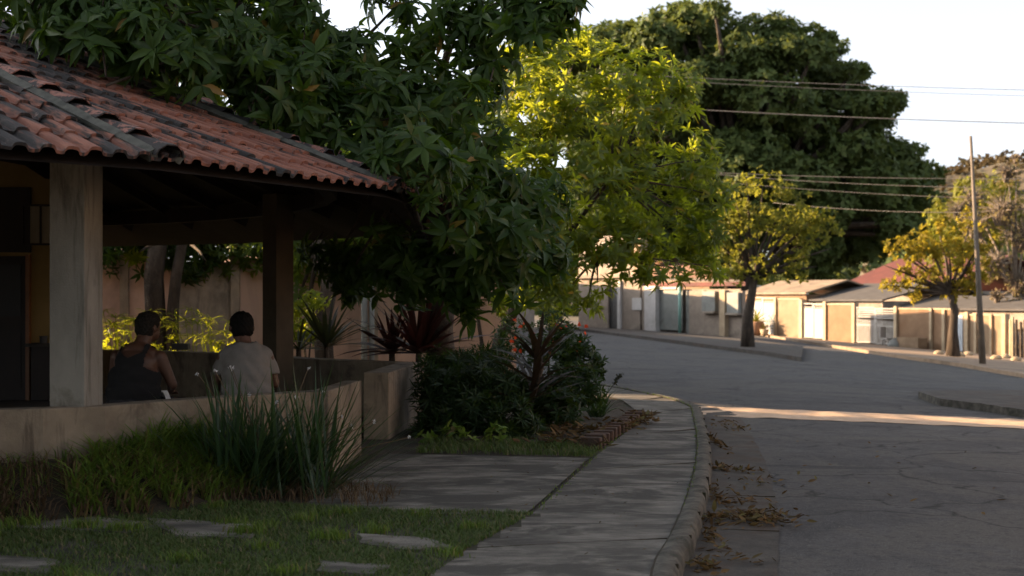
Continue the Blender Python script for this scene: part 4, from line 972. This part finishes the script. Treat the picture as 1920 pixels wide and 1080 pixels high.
for (a, b, d_, r_, lb) in cab:
    p0, p1 = W(a[0], a[1], d_+4), W(b[0], b[1], d_-4); pts = []
    for i in range(13): s_ = i/12; q_ = p0.lerp(p1, s_); q_.z -= .5*4*s_*(1-s_)*.35; pts.append(q_)
    tag(MB().tube(pts, r_, 6).build('power_cable', cablem, None, True), lb, 'cable', 'power cables over the street')

# ------------------------------------------------------------------ garden plants
def plant(name, loc, label, cat='plant', grp=None): return empty(name, loc, label, cat, grp)
# umbrella sedge behind the pavilion, lit by the sun
def sedge(px, py, d, label, heads, spread=.5):
    b = Vector((W(px, 0, d).x, d, 0)); e = plant('umbrella_sedge', b, label, 'plant', 'umbrella sedges behind the low wall')
    mb = MB(); parts = []
    V = []; Q = []
    for i in range(heads):
        h_ = H+(CY-py)/F*d+rnd.uniform(-.35, .12); top = b+Vector((rnd.uniform(-spread, spread), rnd.uniform(-.25, .25), 0)); top.z = h_
        mb.tube([b+Vector((rnd.uniform(-.15, .15), 0, 0)), (b+top)/2+Vector((0, 0, .05)), top], [.009, .007, .005], 5, False)
        straps(top, 17, .36, .016, sedge_m, e, (-.1, .6), (.6, 1.4), 'umbel', 4, .005)
    mb.build('stems', sedge_m, e)
sedge(225, 575, 22.9, 'umbrella sedge with fine drooping rays right beside the grey post', 8, .25)
sedge(270, 590, 23.2, 'sunlit umbrella sedge behind the man in the black top', 8, .3)
sedge(365, 590, 23.0, 'tall sunlit umbrella sedge between the two men', 9, .35)
sedge(400, 610, 23.2, 'low sunlit umbrella sedge next to the man in the grey shirt', 8, .3)
def bush(name, lobes, label, leafm, dens, T, FT, nl, loc, grp=None, cat='shrub', spread=(0, .9), up=.6):
    e = plant(name, loc, label, cat, grp); P, O = lobe_points(lobes, dens, .3); k = P[:, 2] > .02; P, O = P[k], O[k]
    V, Fs = whorls(P, O+np.array([0, 0, up])+rng.normal(0, .3, O.shape), nl, T, FT, spread)
    npmesh('foliage', V, Fs, leafm, e); mb = MB()
    for c, r in lobes: mb.tube([Vector(loc)+Vector((rnd.uniform(-.1, .1), 0, 0)), Vector(c)], [.02, .008], 5, False)
    mb.build('stems', bark, e); return e
bush('bush', [L(215, 640, 23.2, .32), L(260, 650, 23.1, .25), L(330, 652, 23.2, .22), L(300, 660, 23.1, .2), L(400, 655, 23.2, .2), L(440, 640, 23.4, .15)], 'small sunlit yellow bush along the low wall behind the men', sedge_m, 20, *rhomb_t(.09, .04), 6, (W(300, 0, 23.2).x, 23.2, 0))
bush('bush', [L(570, 620, 22.6, .22), L(590, 560, 22.6, .2), L(560, 580, 22.8, .2)], 'yellow sunlit climber around the brown trunk', sedge_m, 55, *leaf_t(.11, .05), 5, (W(580, 0, 22.6).x, 22.6, 0))
# strap-leaved plants
def cordy(px, py, d, n, L_, wd, m, label, name='cordyline', stem=.35, el=(.1, 1.3), droop=(.15, .7)):
    c = W(px, py, d); e = plant(name, (c.x, c.y, 0), label); MB().tube([(c.x, c.y, 0), (c.x, c.y, max(.1, c.z))], [.05, .04], 8).build('stem', bark, e)
    straps(c, n, L_, wd, m, e, el, droop, 'leaves', 6, .04)
cordy(785, 662, 18.7, 80, 1.15, .085, red_m, 'dark red cordyline with long pointed leaves behind the low wall end', el=(.05, 1.35))
cordy(735, 660, 19.0, 34, .75, .075, red_m, 'smaller dark red cordyline left of the large one')
cordy(612, 650, 21.4, 44, .85, .055, strap_m, 'dark spiky plant against the brown trunk behind the low wall')
cordy(560, 655, 21.8, 22, .6, .05, strap_m, 'small dark spiky plant just right of the brown post')
c0 = W(1010, 700, 16.3); e = plant('dracaena', (c0.x, c0.y, 0), 'dark spiky dracaena with long arching brownish leaves in front of the red flowers')
stem = [Vector((c0.x-.08, c0.y, 0)), W(985, 790, 16.3), W(1000, 740, 16.3), W(1015, 690, 16.3), W(1012, 655, 16.3)]
MB().tube(stem, [.045, .04, .035, .03, .02], 8).build('stem', bark, e, True)
for k_ in range(8):
    f_ = k_/7; q_ = stem[1].lerp(stem[4], f_)
    straps(q_, 9, .8-.12*f_, .062, brown_m, e, (.0+.3*f_, .6+.75*f_), (.1, .7), 'leaves', 7, .02)
# dark shrubs
T4, FT4 = rhomb_t(.16, .022)
bush('shrub', [L(840, 710, 16.6, .36), L(900, 700, 16.8, .34), L(860, 760, 16.0, .34), L(940, 740, 16.3, .34), L(810, 770, 16.2, .25), L(900, 790, 15.8, .3), L(960, 790, 15.6, .28), L(880, 720, 16.2, .3), L(820, 730, 16.2, .28), L(800, 690, 16.8, .14), L(860, 672, 17, .14), L(930, 672, 17, .16), L(960, 720, 16.4, .2), L(800, 800, 15.8, .16), L(840, 815, 15.5, .14), L(990, 800, 15.6, .16)], 'dense dark fine-leaved shrub right of the low wall end', shrub_m, 62, T4, FT4, 12, (W(880, 0, 16.3).x, 16.3, 0))
bush('shrub', [L(1060, 720, 17, .35), L(1090, 680, 17.6, .28), L(1000, 760, 16.5, .3), L(1050, 770, 16.3, .26), L(1100, 730, 17, .2), L(1060, 650, 17.8, .25)], 'dark leafy shrub tangled with the dracaena by the pavement', shrub_m, 75, *rhomb_t(.12, .035), 8, (W(1050, 0, 16.8).x, 16.8, 0))
fb = (W(1020, 0, 20.8).x, 20.8, 0)
e = bush('flowering_shrub', [L(960, 630, 20.9, .3), L(1010, 650, 20.8, .35), L(1060, 640, 20.8, .32), L(1030, 610, 21, .28), L(1085, 655, 20.7, .18), L(945, 670, 20.9, .22)], 'thorny shrub dotted with small orange-red flowers', shrub_m, 45, *rhomb_t(.09, .035), 6, fb)
P = []
for px_, py_ in ((965, 600), (975, 612), (985, 606), (1045, 610), (1052, 616), (1062, 612), (1085, 608), (1100, 612), (1096, 625), (960, 640), (975, 660), (1080, 655), (1090, 640), (1070, 665), (1030, 660), (965, 655), (1000, 625), (968, 632), (1040, 640)):
    P = np.array([tuple(W(px_+rnd.uniform(-2, 2), py_+rnd.uniform(-2, 2), 20.5+rnd.uniform(-.03, .03))) for _ in range(3)])
    V, Fs = whorls(P, rng.normal(0, 1, P.shape)+np.array([0, -1, .5]), 5, *rhomb_t(.032, .03), (.0, .6)); npmesh('flower', V, Fs, red_fl, e)
# low leafy plants at the shrub foot
bush('ground_plant', [L(850, 820, 15.0, .14), L(930, 815, 14.9, .12), L(880, 828, 14.7, .1), L(800, 828, 14.9, .12)], 'low green leafy plant at the foot of the dark shrub', weed_m, 60, *leaf_t(.1, .045), 5, (W(860, 0, 14.9).x, 14.9, 0), cat='plant')
cb = gp(1118, 782)
e = plant('grassy_clump', cb, 'tufted strap-leaved plant with one leaning flower spike by the brick edging')
straps(cb, 80, .48, .022, iris_m, e, (.5, 1.45), (.3, 1.2), 'leaves', 5, .08)
mb = MB(); sp0, sp1 = cb+Vector((0, 0, .1)), W(1165, 700, cb.y); mb.tube([sp0, sp0.lerp(sp1, .5), sp1], .005, 5); st = mb.build('flower_stalk', strap_m, e)
P = np.array([tuple(sp0.lerp(sp1, .7+.3*k/16)+Vector((rnd.uniform(-.02, .02), 0, 0))) for k in range(17)]); V, Fs = whorls(P, rng.normal(0, 1, P.shape), 4, *rhomb_t(.04, .02), (0, .8)); npmesh('buds', V, Fs, strap_m, st)
# iris clump in front of the low wall
ib = gp(505, 930)
e = plant('iris_clump', ib, 'tall dark clump of strap leaves with tiny white flowers before the low wall')
for i in range(12):
    c = ib+Vector((rnd.uniform(-.35, .42), rnd.uniform(-.1, .5), 0)); straps(c, 24, .98, .023, iris_m, e, (.8, 1.5), (.1, .6), 'leaves', 6, .1); straps(c, 9, .95, .022, iris_m, e, (.55, 1.1), (.0, .5), 'leaves', 6, .1, (-.5, .5))
straps(ib+Vector((.45, .1, 0)), 26, .9, .014, iris_m, e, (.3, 1.0), (.2, .8), 'leaves', 6, .15, (-.9, .9))
mb = MB(); P = []
for px_, py_ in ((403, 695), (435, 690), (412, 810), (578, 690), (430, 688), (556, 745), (520, 752), (640, 780), (768, 820), (370, 700), (605, 735), (660, 800), (700, 790), (470, 740)):
    tp_ = W(px_, py_, 11.0+rnd.uniform(-.2, .3)); mb.tube([ib+Vector((rnd.uniform(-.2, .3), .1, 0)), ib.lerp(tp_, .6)+Vector((0, 0, .08)), tp_], .003, 4, False)
    P = np.array([tuple(tp_+Vector((rnd.uniform(-.008, .008), 0, rnd.uniform(-.01, .01)))) for _ in range(3)])
    V, Fs = whorls(P, rng.normal(0, 1, P.shape), 4, *rhomb_t(.02, .011), (.2, 1)); npmesh('flower', V, Fs, white_fl, e)
mb.build('flower_stalks', straw_m, e)

# blades helper: many bent grass blades
def blades(P, hgt, wd, m, name, label, kind='stuff', lean=.5, cat='grass', parent=None):
    n = len(P); az = rng.uniform(0, 6.283, n); ln = np.abs(rng.normal(lean, .25, n)); h_ = hgt*rng.uniform(.5, 1.15, n)
    d = np.stack([np.cos(az), np.sin(az), np.zeros(n)], 1); s = np.stack([-np.sin(az), np.cos(az), np.zeros(n)], 1)
    up = np.array([0, 0, 1.])
    p1 = P+(up+d*ln[:, None]*.4)*h_[:, None]*.5; p2 = P+(up*.85+d*ln[:, None])*h_[:, None]
    w_ = (wd*rng.uniform(.6, 1.2, n))[:, None]
    V = np.stack([P-s*w_, P+s*w_, p1-s*w_*.8, p1+s*w_*.8, p2], 1).reshape(-1, 3)
    b = (np.arange(n)*5)[:, None]
    o = npmesh(name, V, [np.array([[0, 1, 3, 2]])+b, np.array([[2, 3, 4]])+b], m, parent)
    if not parent: tag(o, label, cat, kind=kind)
    return o
def inpoly(px, py, poly):
    c = False; j = len(poly)-1
    for i in range(len(poly)):
        if (poly[i][1] > py) != (poly[j][1] > py) and px < (poly[j][0]-poly[i][0])*(py-poly[i][1])/(poly[j][1]-poly[i][1])+poly[i][0]: c = not c
        j = i
    return c
def gxy(poly): return [tuple(gp(a, b)[:2]) for a, b in poly]
def scatter(poly, n, off=0, excl=(), jitter=None):
    x0, x1 = min(p[0] for p in poly), max(p[0] for p in poly); y0, y1 = min(p[1] for p in poly), max(p[1] for p in poly); out = []
    while len(out) < n:
        x, y = rnd.uniform(x0, x1), rnd.uniform(y0, y1)
        if inpoly(x, y, poly) and not any(inpoly(x, y, e_) for e_ in excl): out.append((x, y, G(x, y)+off))
    return np.array(out)
lawn = gxy([(-60, 925), (300, 930), (560, 945), (760, 955), (1005, 958), (870, 1030), (800, 1085), (700, 1250), (-300, 1250), (-100, 1000)])
slabs_px = [[(-40, 958), (120, 962), (330, 985), (240, 1000), (60, 990), (-40, 985)], [(270, 972), (480, 985), (470, 1010), (330, 1005)], [(665, 1002), (800, 1010), (850, 1026), (760, 1032), (680, 1020)],
            [(600, 1052), (730, 1062), (700, 1078), (590, 1072)], [(-40, 1040), (110, 1050), (90, 1075), (-40, 1070)]]
names_s = ['leftmost long slab', 'slab in front of the grass bank', 'pale slab nearest the pavement edge', 'whitish broken slab at the bottom edge', 'slab in the bottom left corner']
slabs = [gxy(s_) for s_ in slabs_px]
rows = [[Vector(a).lerp(Vector(b), s_/6) for s_ in range(7)] for a, b in zip(resample(gxy([(-300, 1250), (-60, 1050), (-60, 925)]), 8), resample(gxy([(700, 1250), (840, 1050), (1000, 957)]), 8))]
lg = MB(); 
rows = []
xa = np.linspace(-4.6, .2, 36); ya = np.linspace(4.6, 10.9, 44); lp = lawn
vi = {}; mb = MB()
for i, y in enumerate(ya):
    for j, x in enumerate(xa): mb.v.append((x, y, G(x, y)+.0+.02*math.sin(x*2.3+1)*math.sin(y*1.9)*0-.012))
for i in range(len(ya)-1):
    for j in range(len(xa)-1):
        cx_, cy_ = (xa[j]+xa[j+1])/2, (ya[i]+ya[i+1])/2
        if inpoly(cx_, cy_, lp): b_ = i*len(xa)+j; mb.f.append((b_, b_+1, b_+1+len(xa), b_+len(xa)))
tag(mb.build('lawn_soil', lawnsoil), kind='structure')
for s_, nm in zip(slabs, names_s):
    ps = []
    for a, b in zip(s_, s_[1:]+s_[:1]):
        for k in range(4):
            q_ = Vector(a).lerp(Vector(b), k/4); ps.append((q_.x+rnd.uniform(-.025, .025), q_.y+rnd.uniform(-.02, .02)))
    o = MB().poly_prism(ps, lambda x, y: G(x, y)-.05, lambda x, y: G(x, y)+.006).build('paving_slab', concrete)
    tag(o, 'worn concrete '+nm+', half overgrown by the lawn', 'slab', 'worn slabs in the lawn')
sh_in = [[(sum(q[0] for q in s_)/len(s_)*.3+x*.7, sum(q[1] for q in s_)/len(s_)*.3+y*.7) for x, y in s_] for s_ in slabs]
P = scatter(lawn, 80000, -.012, sh_in)
dn = np.array([math.sin(a*2.1+1)*math.sin(b*2.9)+math.sin(a*5.3)*math.sin(b*4.1+a) for a, b, c in P]); keep = rng.uniform(-1.5, .9, len(P)) < dn+.15
P = P[keep]
blades(P, .042, .0036, grass_m, 'lawn', 'short patchy green lawn between worn slabs in the foreground', lean=.95)
P = []
for _ in range(38):
    q_ = scatter(lawn, 1, -.01, slabs)[0]
    for k in range(rnd.randint(30, 110)): P.append((q_[0]+rnd.gauss(0, .05), q_[1]+rnd.gauss(0, .04), q_[2]))
for px_, py_ in ((40, 985), (150, 990), (230, 995), (620, 1010), (460, 1000)):
    q_ = gp(px_, py_)
    for k in range(160): P.append((q_[0]+rnd.gauss(0, .07), q_[1]+rnd.gauss(0, .05), q_[2]))
blades(np.array(P), .085, .004, weed_m, 'grass_tufts', 'taller tufts of coarse grass standing out of the foreground lawn', lean=.7)
# earth bank against the low wall, with its weeds
def bankz(q): return .34*min(1, max(0, (-1.75-q.x)/.9))
bw = resample(fr, 60); bo = offset_line(bw, 1)
sgn = 1 if (bo[40]-Vector((PC.x, PC.y))).length > (bw[40]-Vector((PC.x, PC.y))).length else -1
prof_b = [(-.02, 1.0), (.15, .93), (.32, .78), (.5, .5), (.68, .2), (.85, -.02)]
rows = []
for a_, b_ in zip(bw, bo):
    n_ = (b_-a_)*sgn; rows.append([(*(a_+n_*o_), bankz(a_)*k_+.012*math.sin(a_.x*9+o_*11)-.015) for o_, k_ in prof_b])
sheet(rows, 'bank', soil)
def on_bank(n_, omax, xmin=-4.2, xmax=-1.6, omin=.02):
    out = []
    while len(out) < n_:
        i_ = rnd.randrange(59); a_ = bw[i_].lerp(bw[i_+1], rnd.random()); n2 = (bo[i_]-bw[i_])*sgn; o_ = rnd.uniform(omin, omax); q_ = a_+n2*o_
        if not xmin < q_.x < xmax: continue
        k_ = np.interp(o_, [p_[0] for p_ in prof_b], [p_[1] for p_ in prof_b]); out.append((q_.x, q_.y, bankz(a_)*k_-.012))
    return np.array(out)
# weeds along the low wall
P = on_bank(2900, .8, -3.1, -1.75); blades(P, .24, .0095, weed_m, 'weeds', 'bright green weeds growing along the foot of the low wall', lean=1.0)
P = on_bank(700, .3, -2.75, -1.9); blades(P, .36, .010, weed_m, 'tall_weeds', 'taller arching weeds against the low wall left of the iris clump', lean=.75)
P = on_bank(900, .8, -4.2, -3.2); blades(P, .13, .006, weed_m, 'sparse_weeds', 'sparse green weeds at the left end of the bank', lean=.8)
P = on_bank(1900, .85, -4.2, -2.0, .22); blades(P, .2, .007, straw_m, 'dry_weeds', 'withered brown stalks on the bank below the low wall', lean=1.3)
P = scatter(gxy([(420, 940), (700, 950), (760, 930), (600, 900), (430, 915)]), 700)
blades(P, .14, .004, straw_m, 'dry_stalks', 'dry stalks and dead leaves around the foot of the iris clump', lean=1.2)
P = scatter(gxy([(780, 850), (1110, 857), (1130, 838), (1020, 825), (800, 825)]), 5000)
P = P[[math.sin(a*5)*math.sin(b*7+a*3) > -.35 or rnd.random() < .2 for a, b, c_ in P]]
blades(P, .075, .0045, grass_m, 'grass_strip', 'strip of green grass at the foot of the dark shrub', lean=.7)
# moss and weeds in the pavement joints
P = []
for i in range(30, 89):
    for _ in range(4 if i < 70 else 9): P.append((KW[i].x+rnd.gauss(0, .012), KW[i].y+rnd.uniform(-.1, .1), G(KW[i].x, 0)-.005))
for i in range(28, 60):
    for _ in range(6): P.append((JL[i].x+rnd.gauss(0, .02), JL[i].y+rnd.uniform(-.1, .1), -.01))
blades(np.array(P), .03, .004, weed_m, 'joint_weeds', 'tiny weeds sprouting from the joints of the pavement', lean=.9)

# brick edging of the bed
bl = resample([gp(a, b)[:2] for a, b in ((1118, 838), (1150, 818), (1180, 800), (1200, 786))], 14)
for i, c in enumerate(bl):
    a = bl[min(i+1, 13)]-bl[max(i-1, 0)]
    MBx = MB().box((c.x-.05, c.y, .035+rnd.uniform(-.01, .01)), (.21, .11, .12), math.atan2(a.y, a.x)+math.pi/2+rnd.uniform(-.12, .12))
    o = MBx.build('edging_brick', brickm, bevel=.012); tag(o, 'old brick edging the planting bed, '+['nearest to the camera', 'second from the near end', 'third from the near end', 'fourth from the near end', 'fifth from the near end', 'sixth from the near end', 'seventh from the near end', 'eighth from the near end', 'sixth from the far end', 'fifth from the far end', 'fourth from the far end', 'third from the far end', 'second from the far end', 'at the far end by the heap of dry leaves'][i], 'brick', 'bricks edging the bed')
bl = resample([gp(a, b)[:2] for a, b in ((1010, 850), (1060, 846), (1108, 838))], 7)

# fallen leaves
def litter(spots, label, name, size=.055, m=litter_m, lift=.02):
    P = []
    for (px_, py_, sx, sy, n_, off) in spots:
        c = gp(px_, py_, off)
        for _ in range(n_):
            x, y = c.x+rnd.gauss(0, sx), c.y+rnd.gauss(0, sy); P.append((x, y, G(x, y)+off+rnd.uniform(.004, lift)))
    P = np.array(P); n_ = len(P); d = rng.normal(0, 1, (n_, 3)); d[:, 2] *= .25; up = np.tile([0, 0, 1.], (n_, 1))+rng.normal(0, .35, (n_, 3))
    M = frames(d, up)*rng.uniform(.5, 1.3, n_)[:, None, None]; T, FT = leaf_t(size*1.6, size*.6, .5, -.25)
    V, Fs = instances(T, FT, M, P); tag(npmesh(name, V, Fs, m), label, 'fallen leaves', kind='stuff')
litter([(1340+i*15, 980+rnd.uniform(-9, 9), .09, .12, 26, -.108) for i in range(10)], 'drift of brown fallen leaves lying across the gutter', 'leaf_drift', .05, lift=.045)
litter([(1325, 1065, .05, .12, 60, -.108), (1380, 1050, .12, .08, 18, -.108), (1355, 880, .04, .12, 50, -.108), (1400, 885, .1, .05, 36, -.108), (1345, 830, .03, .5, 90, -.108), (1340, 930, .04, .35, 70, -.108), (1330, 1010, .05, .3, 60, -.108), (1390, 940, .14, .5, 60, -.108), (1370, 800, .12, .7, 60, -.108), (1420, 905, .2, .2, 20, -.108), (1500, 900, .8, 1.0, 26, -.118), (1700, 850, 1.2, 1.2, 14, -.118)], 'scattered brown leaves in the gutter along the kerb', 'gutter_leaves', .045)
litter([(1205, 790, .07, .12, 120, 0), (1190, 800, .1, .15, 50, 0), (1150, 805, .15, .2, 60, .04), (1090, 815, .25, .25, 120, .0), (1060, 835, .2, .15, 90, 0)], 'dry curled leaves heaped on the bricks and the bed', 'bed_leaves', .07, lift=.09)
litter([(1000, 900, .5, .7, 26, -.005), (1150, 950, .4, 1.0, 22, -.008), (700, 1040, .5, .5, 18, .0), (900, 1000, .4, .8, 14, -.008)], 'a few small leaves and bits scattered on the pavement', 'pavement_leaves', .018)

# ------------------------------------------------------------------ people
def prim(bm, items):
    for it in items:
        if it[0] == 'e':
            _, c, r, rot = it if len(it) == 4 else (*it, None)
            res = bmesh.ops.create_icosphere(bm, subdivisions=3, radius=1)
            M = Matrix.Translation(Vector(c))@((rot.to_4x4()) if rot else Matrix.Identity(4))@Matrix.Diagonal((*r, 1))
            bmesh.ops.transform(bm, matrix=M, verts=res['verts'])
        else:
            pts, rad = it[1], it[2]
            for i in range(len(pts)):
                res = bmesh.ops.create_icosphere(bm, subdivisions=2, radius=rad[i]); bmesh.ops.translate(bm, vec=Vector(pts[i]), verts=res['verts'])
            t_ = MB().tube(pts, rad, 14); vs = [bm.verts.new(v) for v in t_.v]
            for f in t_.f:
                try: bm.faces.new([vs[i] for i in f])
                except ValueError: pass
def remeshed(items, voxel, smooth_it, cut=None, ruffle=None):
    bm = bmesh.new(); prim(bm, items); me = bpy.data.meshes.new('tmp'); bm.to_mesh(me); bm.free()
    o = bpy.data.objects.new('tmp', me); COL.objects.link(o)
    r = o.modifiers.new('r', 'REMESH'); r.mode = 'VOXEL'; r.voxel_size = voxel
    s = o.modifiers.new('s', 'SMOOTH'); s.iterations = smooth_it; s.factor = .5
    dg = bpy.context.evaluated_depsgraph_get(); ev = o.evaluated_get(dg); m2 = bpy.data.meshes.new_from_object(ev)
    bpy.data.objects.remove(o)
    if cut:
        bm = bmesh.new(); bm.from_mesh(m2); dl = [f for f in bm.faces if cut(f.calc_center_median())]; bmesh.ops.delete(bm, geom=dl, context='FACES'); bm.to_mesh(m2); bm.free()
    if ruffle:
        for v in m2.vertices:
            c = v.co; n_ = v.normal
            k_ = math.sin(c.x*ruffle[1]+3*math.sin(c.z*ruffle[2]))*math.sin(c.z*ruffle[1]*.8+2.5*math.sin(c.x*ruffle[2]+c.y*5))+.5*math.sin(c.x*ruffle[1]*2.7+c.z*ruffle[1]*1.9+c.y*9)
            v.co = c+n_*(k_*ruffle[0])
    m2.polygons.foreach_set('use_smooth', [True]*len(m2.polygons))
    return m2
def link(me, name, m, parent):
    me.materials.clear(); me.materials.append(m); o = bpy.data.objects.new(name, me); COL.objects.link(o); o.parent = parent; me.name = name; return o
def man(loc, rz, label, hd_turn, hd_off, shirt, big=1.0):
    """seated figure; local: +y forward, floor at z=0"""
    root = empty('person', loc, label, 'person', None, rz); root.scale = (1.05, 1.05, 1.02)
    hc = Vector((hd_off[0], .17+hd_off[1], 1.195)); nb_ = Vector((hd_off[0]*.3, .10, 1.02))
    tor = [('e', (0, -.01, .50), (.19*big, .16*big, .13)), ('e', (0, .0, .62), (.19*big, .15*big, .16)), ('e', (0, .02, .75), (.185*big, .135*big, .16)), ('e', (0, .05, .88), (.165*big, .115*big, .14)),
           ('c', [(-.125, .08, .955), (0, .07, .985), (.125, .08, .955)], [.068, .078, .068]), ('e', (0, .06, .985), (.115*big, .085, .085))]
    arms = []; hands = []; sleeves = []
    for sx in (-1, 1):
        sh = Vector((.165*big*sx, .09, .935)); elb = Vector((.232*big*sx, .16, .69)); wr = Vector((.15*sx, .38, .62))
        arms += [('c', [sh, sh.lerp(elb, .5), elb], [.062, .052, .043]), ('c', [elb, elb.lerp(wr, .35), wr], [.043, .04, .027])]
        sleeves += [('c', [sh+Vector((-.03*sx, 0, .01)), sh.lerp(elb, .62)], [.082, .070])]
        pal = wr+Vector((-.03*sx, .06, -.01)); hands += [('e', pal, (.036, .045, .016)), ('c', [wr, pal], [.026, .026])]
        for k_, (fx, fl) in enumerate(((-.026, .062), (-.009, .074), (.009, .07), (.025, .056))):
            b0 = pal+Vector((fx, .035, .0)); b1 = b0+Vector((fx*.2, fl*.5, -.004)); b2 = b1+Vector((0, fl*.35, -.026)); hands.append(('c', [b0, b1, b2], [.0095, .009, .0075]))
        tb = pal+Vector((-.03*sx, -.012, 0)); hands.append(('c', [tb, tb+Vector((-.022*sx, .025, .0)), tb+Vector((-.026*sx, .052, -.008))], [.012, .0105, .009]))
    legs = []; shorts = []
    for sx in (-1, 1):
        hp = Vector((.1*sx, 0, .49)); kn = Vector((.15*sx, .45, .50)); an = Vector((.15*sx, .43, .09))
        legs += [('c', [hp, kn], [.088, .06]), ('c', [kn, kn.lerp(an, .35), an], [.057, .055, .036]), ('c', [an, an+Vector((.01*sx, .1, -.05)), an+Vector((.015*sx, .17, -.06))], [.04, .036, .028]), ('e', an+Vector((0, -.02, -.05)), (.035, .04, .035))]
        shorts += [('c', [hp, hp.lerp(kn, .78)], [.108, .088])]
    Rz = Matrix.Rotation(hd_turn, 3, 'Z')
    def hv(x, y, z): return hc+Rz@Vector((x, y, z))
    head = [('e', hc+Vector((0, 0, .03)), (.096, .112, .11), Rz), ('e', hv(0, .03, -.045), (.076, .08, .088), Rz), ('c', [nb_, hc+Vector((0, -.015, -.05))], [.070, .066]),
            ('e', hv(0, .10, -.02), (.013, .022, .02), Rz), ('e', hv(0, .095, .005), (.008, .012, .02), Rz), ('e', hv(0, .085, -.062), (.024, .012, .009), Rz), ('e', hv(0, .08, -.095), (.026, .02, .018), Rz), ('e', hv(0, .082, .03), (.05, .012, .01), Rz)]
    for sx in (-1, 1): head += [('e', hv(.102*sx, -.005, -.01), (.011, .02, .032), Rz), ('e', hv(.03*sx, .082, .008), (.014, .012, .009), Rz)]
    body = remeshed(tor+arms+hands+legs+head, .0085, 4)
    b = link(body, 'body', skin, root)
    hair = remeshed([('e', hc+Vector((0, 0, .034)), (.104, .12, .116), Rz), ('e', hv(0, -.03, -.02), (.097, .085, .088), Rz)], .009, 3,
                    lambda c: ((c-hc)@Rz).y > .045+.6*max(0, -(c.z-hc.z-.02))*-1 and c.z < hc.z+.055 or ((c-hc)@Rz).y > -.012 and c.z < hc.z+.0 or c.z < hc.z-.075, (.0035, 70, 31))
    link(hair, 'hair', hairg if shirt == 'tank' else hairb, root)
    (hairg if shirt == 'tank' else hairb).node_tree.nodes['Principled BSDF'].inputs['Specular IOR Level'].default_value = .1
    infl = lambda its, k: [(i[0], i[1], tuple(q+k for q in i[2])) + tuple(i[3:]) for i in its]
    if shirt == 'tank':
        def cut(c):
            if c.z < .47: return True
            scoop = .955+.9*max(0, abs(c.x)-.06)**1.0*1.2
            if c.y < .08 and abs(c.x) < .10 and c.z > .93+abs(c.x)*.55: return True
            if c.y >= .08 and abs(c.x) < .10 and c.z > .90: return True
            if abs(c.x) > .135 and c.z > .86-(abs(c.x)-.135)*.6 : return True
            return False
        sm = remeshed(infl(tor, .014), .009, 5, cut, (.003, 24, 11)); so_ = link(sm, 'tank_top', blackc, root)
    else:
        sm = remeshed(infl(tor, .02)+sleeves, .010, 7, lambda c: c.z < .46 or (c.z > 1.045 and abs(c.x-nb_.x) < .085 and (c-nb_).length < .13 and c.z > 1.06)
                      or (abs(c.x) > .2 and c.z < .785-.0*abs(c.x) and c.y > -.3 and abs(c.x) > .205 and c.z < .80), (.0055, 21, 9))
        so_ = link(sm, 't_shirt', greyc, root); sd_ = so_.modifiers.new('s', 'SOLIDIFY'); sd_.thickness = .004; sd_.offset = 1
    sh_ = remeshed(infl([tor[0]], .016)+shorts, .010, 4, lambda c: c.y > .40 or c.z > .60); link(sh_, 'shorts', shortm, root)
    if shirt == 'tank':
        tw_ = bpy.data.meshes.new('towel'); V = []; Fq = []
        for i in range(9):
            s_ = i/8; a = Vector((.15+.02*math.sin(s_*5), .10+.16*s_, .64-.10*s_*s_)); V += [tuple(a), tuple(a+Vector((.07, .015, -.015+.02*math.sin(i)))), tuple(a+Vector((.11, .01, -.10)))]
        for i in range(8):
            for j in range(2): Fq.append((i*3+j, i*3+j+1, i*3+4+j, i*3+3+j))
        tw_.from_pydata(V, [], Fq); ot = bpy.data.objects.new('towel', tw_); COL.objects.link(ot); tw_.materials.append(whitecl); ot.parent = None
        ot.scale = (1.05, 1.05, 1.02); ot.location = loc; ot.rotation_euler = (0, 0, rz); sd_ = ot.modifiers.new('s', 'SOLIDIFY'); sd_.thickness = .008
        tag(ot, 'white towel on the lap of the man in the black tank top', 'towel')
    return root
DP = 12.75
m1 = man(Vector((W(250, 0, DP).x, DP, .02)), R(-14), 'seated man seen from behind in a black tank top, with short greying hair', R(-25), (.035, .02), 'tank', 1.22)
m2 = man(Vector((W(462, 0, DP).x, DP, .02)), R(14), 'seated man seen from behind in a light grey t-shirt, with black hair', R(12), (-.03, .0), 'tee', 1.08)
bn = empty('bench', (W(364, 0, DP).x, DP, .02), 'low bench the two men sit on behind the low wall', 'bench')
cxb = W(364, 0, DP).x
MB().box((cxb, DP-.03, .36), (2.1, .38, .06)).build('seat', beamm, bn, bevel=.01)
for sx in (-.85, .85): MB().box((cxb+sx, DP-.03, .175), (.1, .34, .31)).build('leg', beamm, bn)
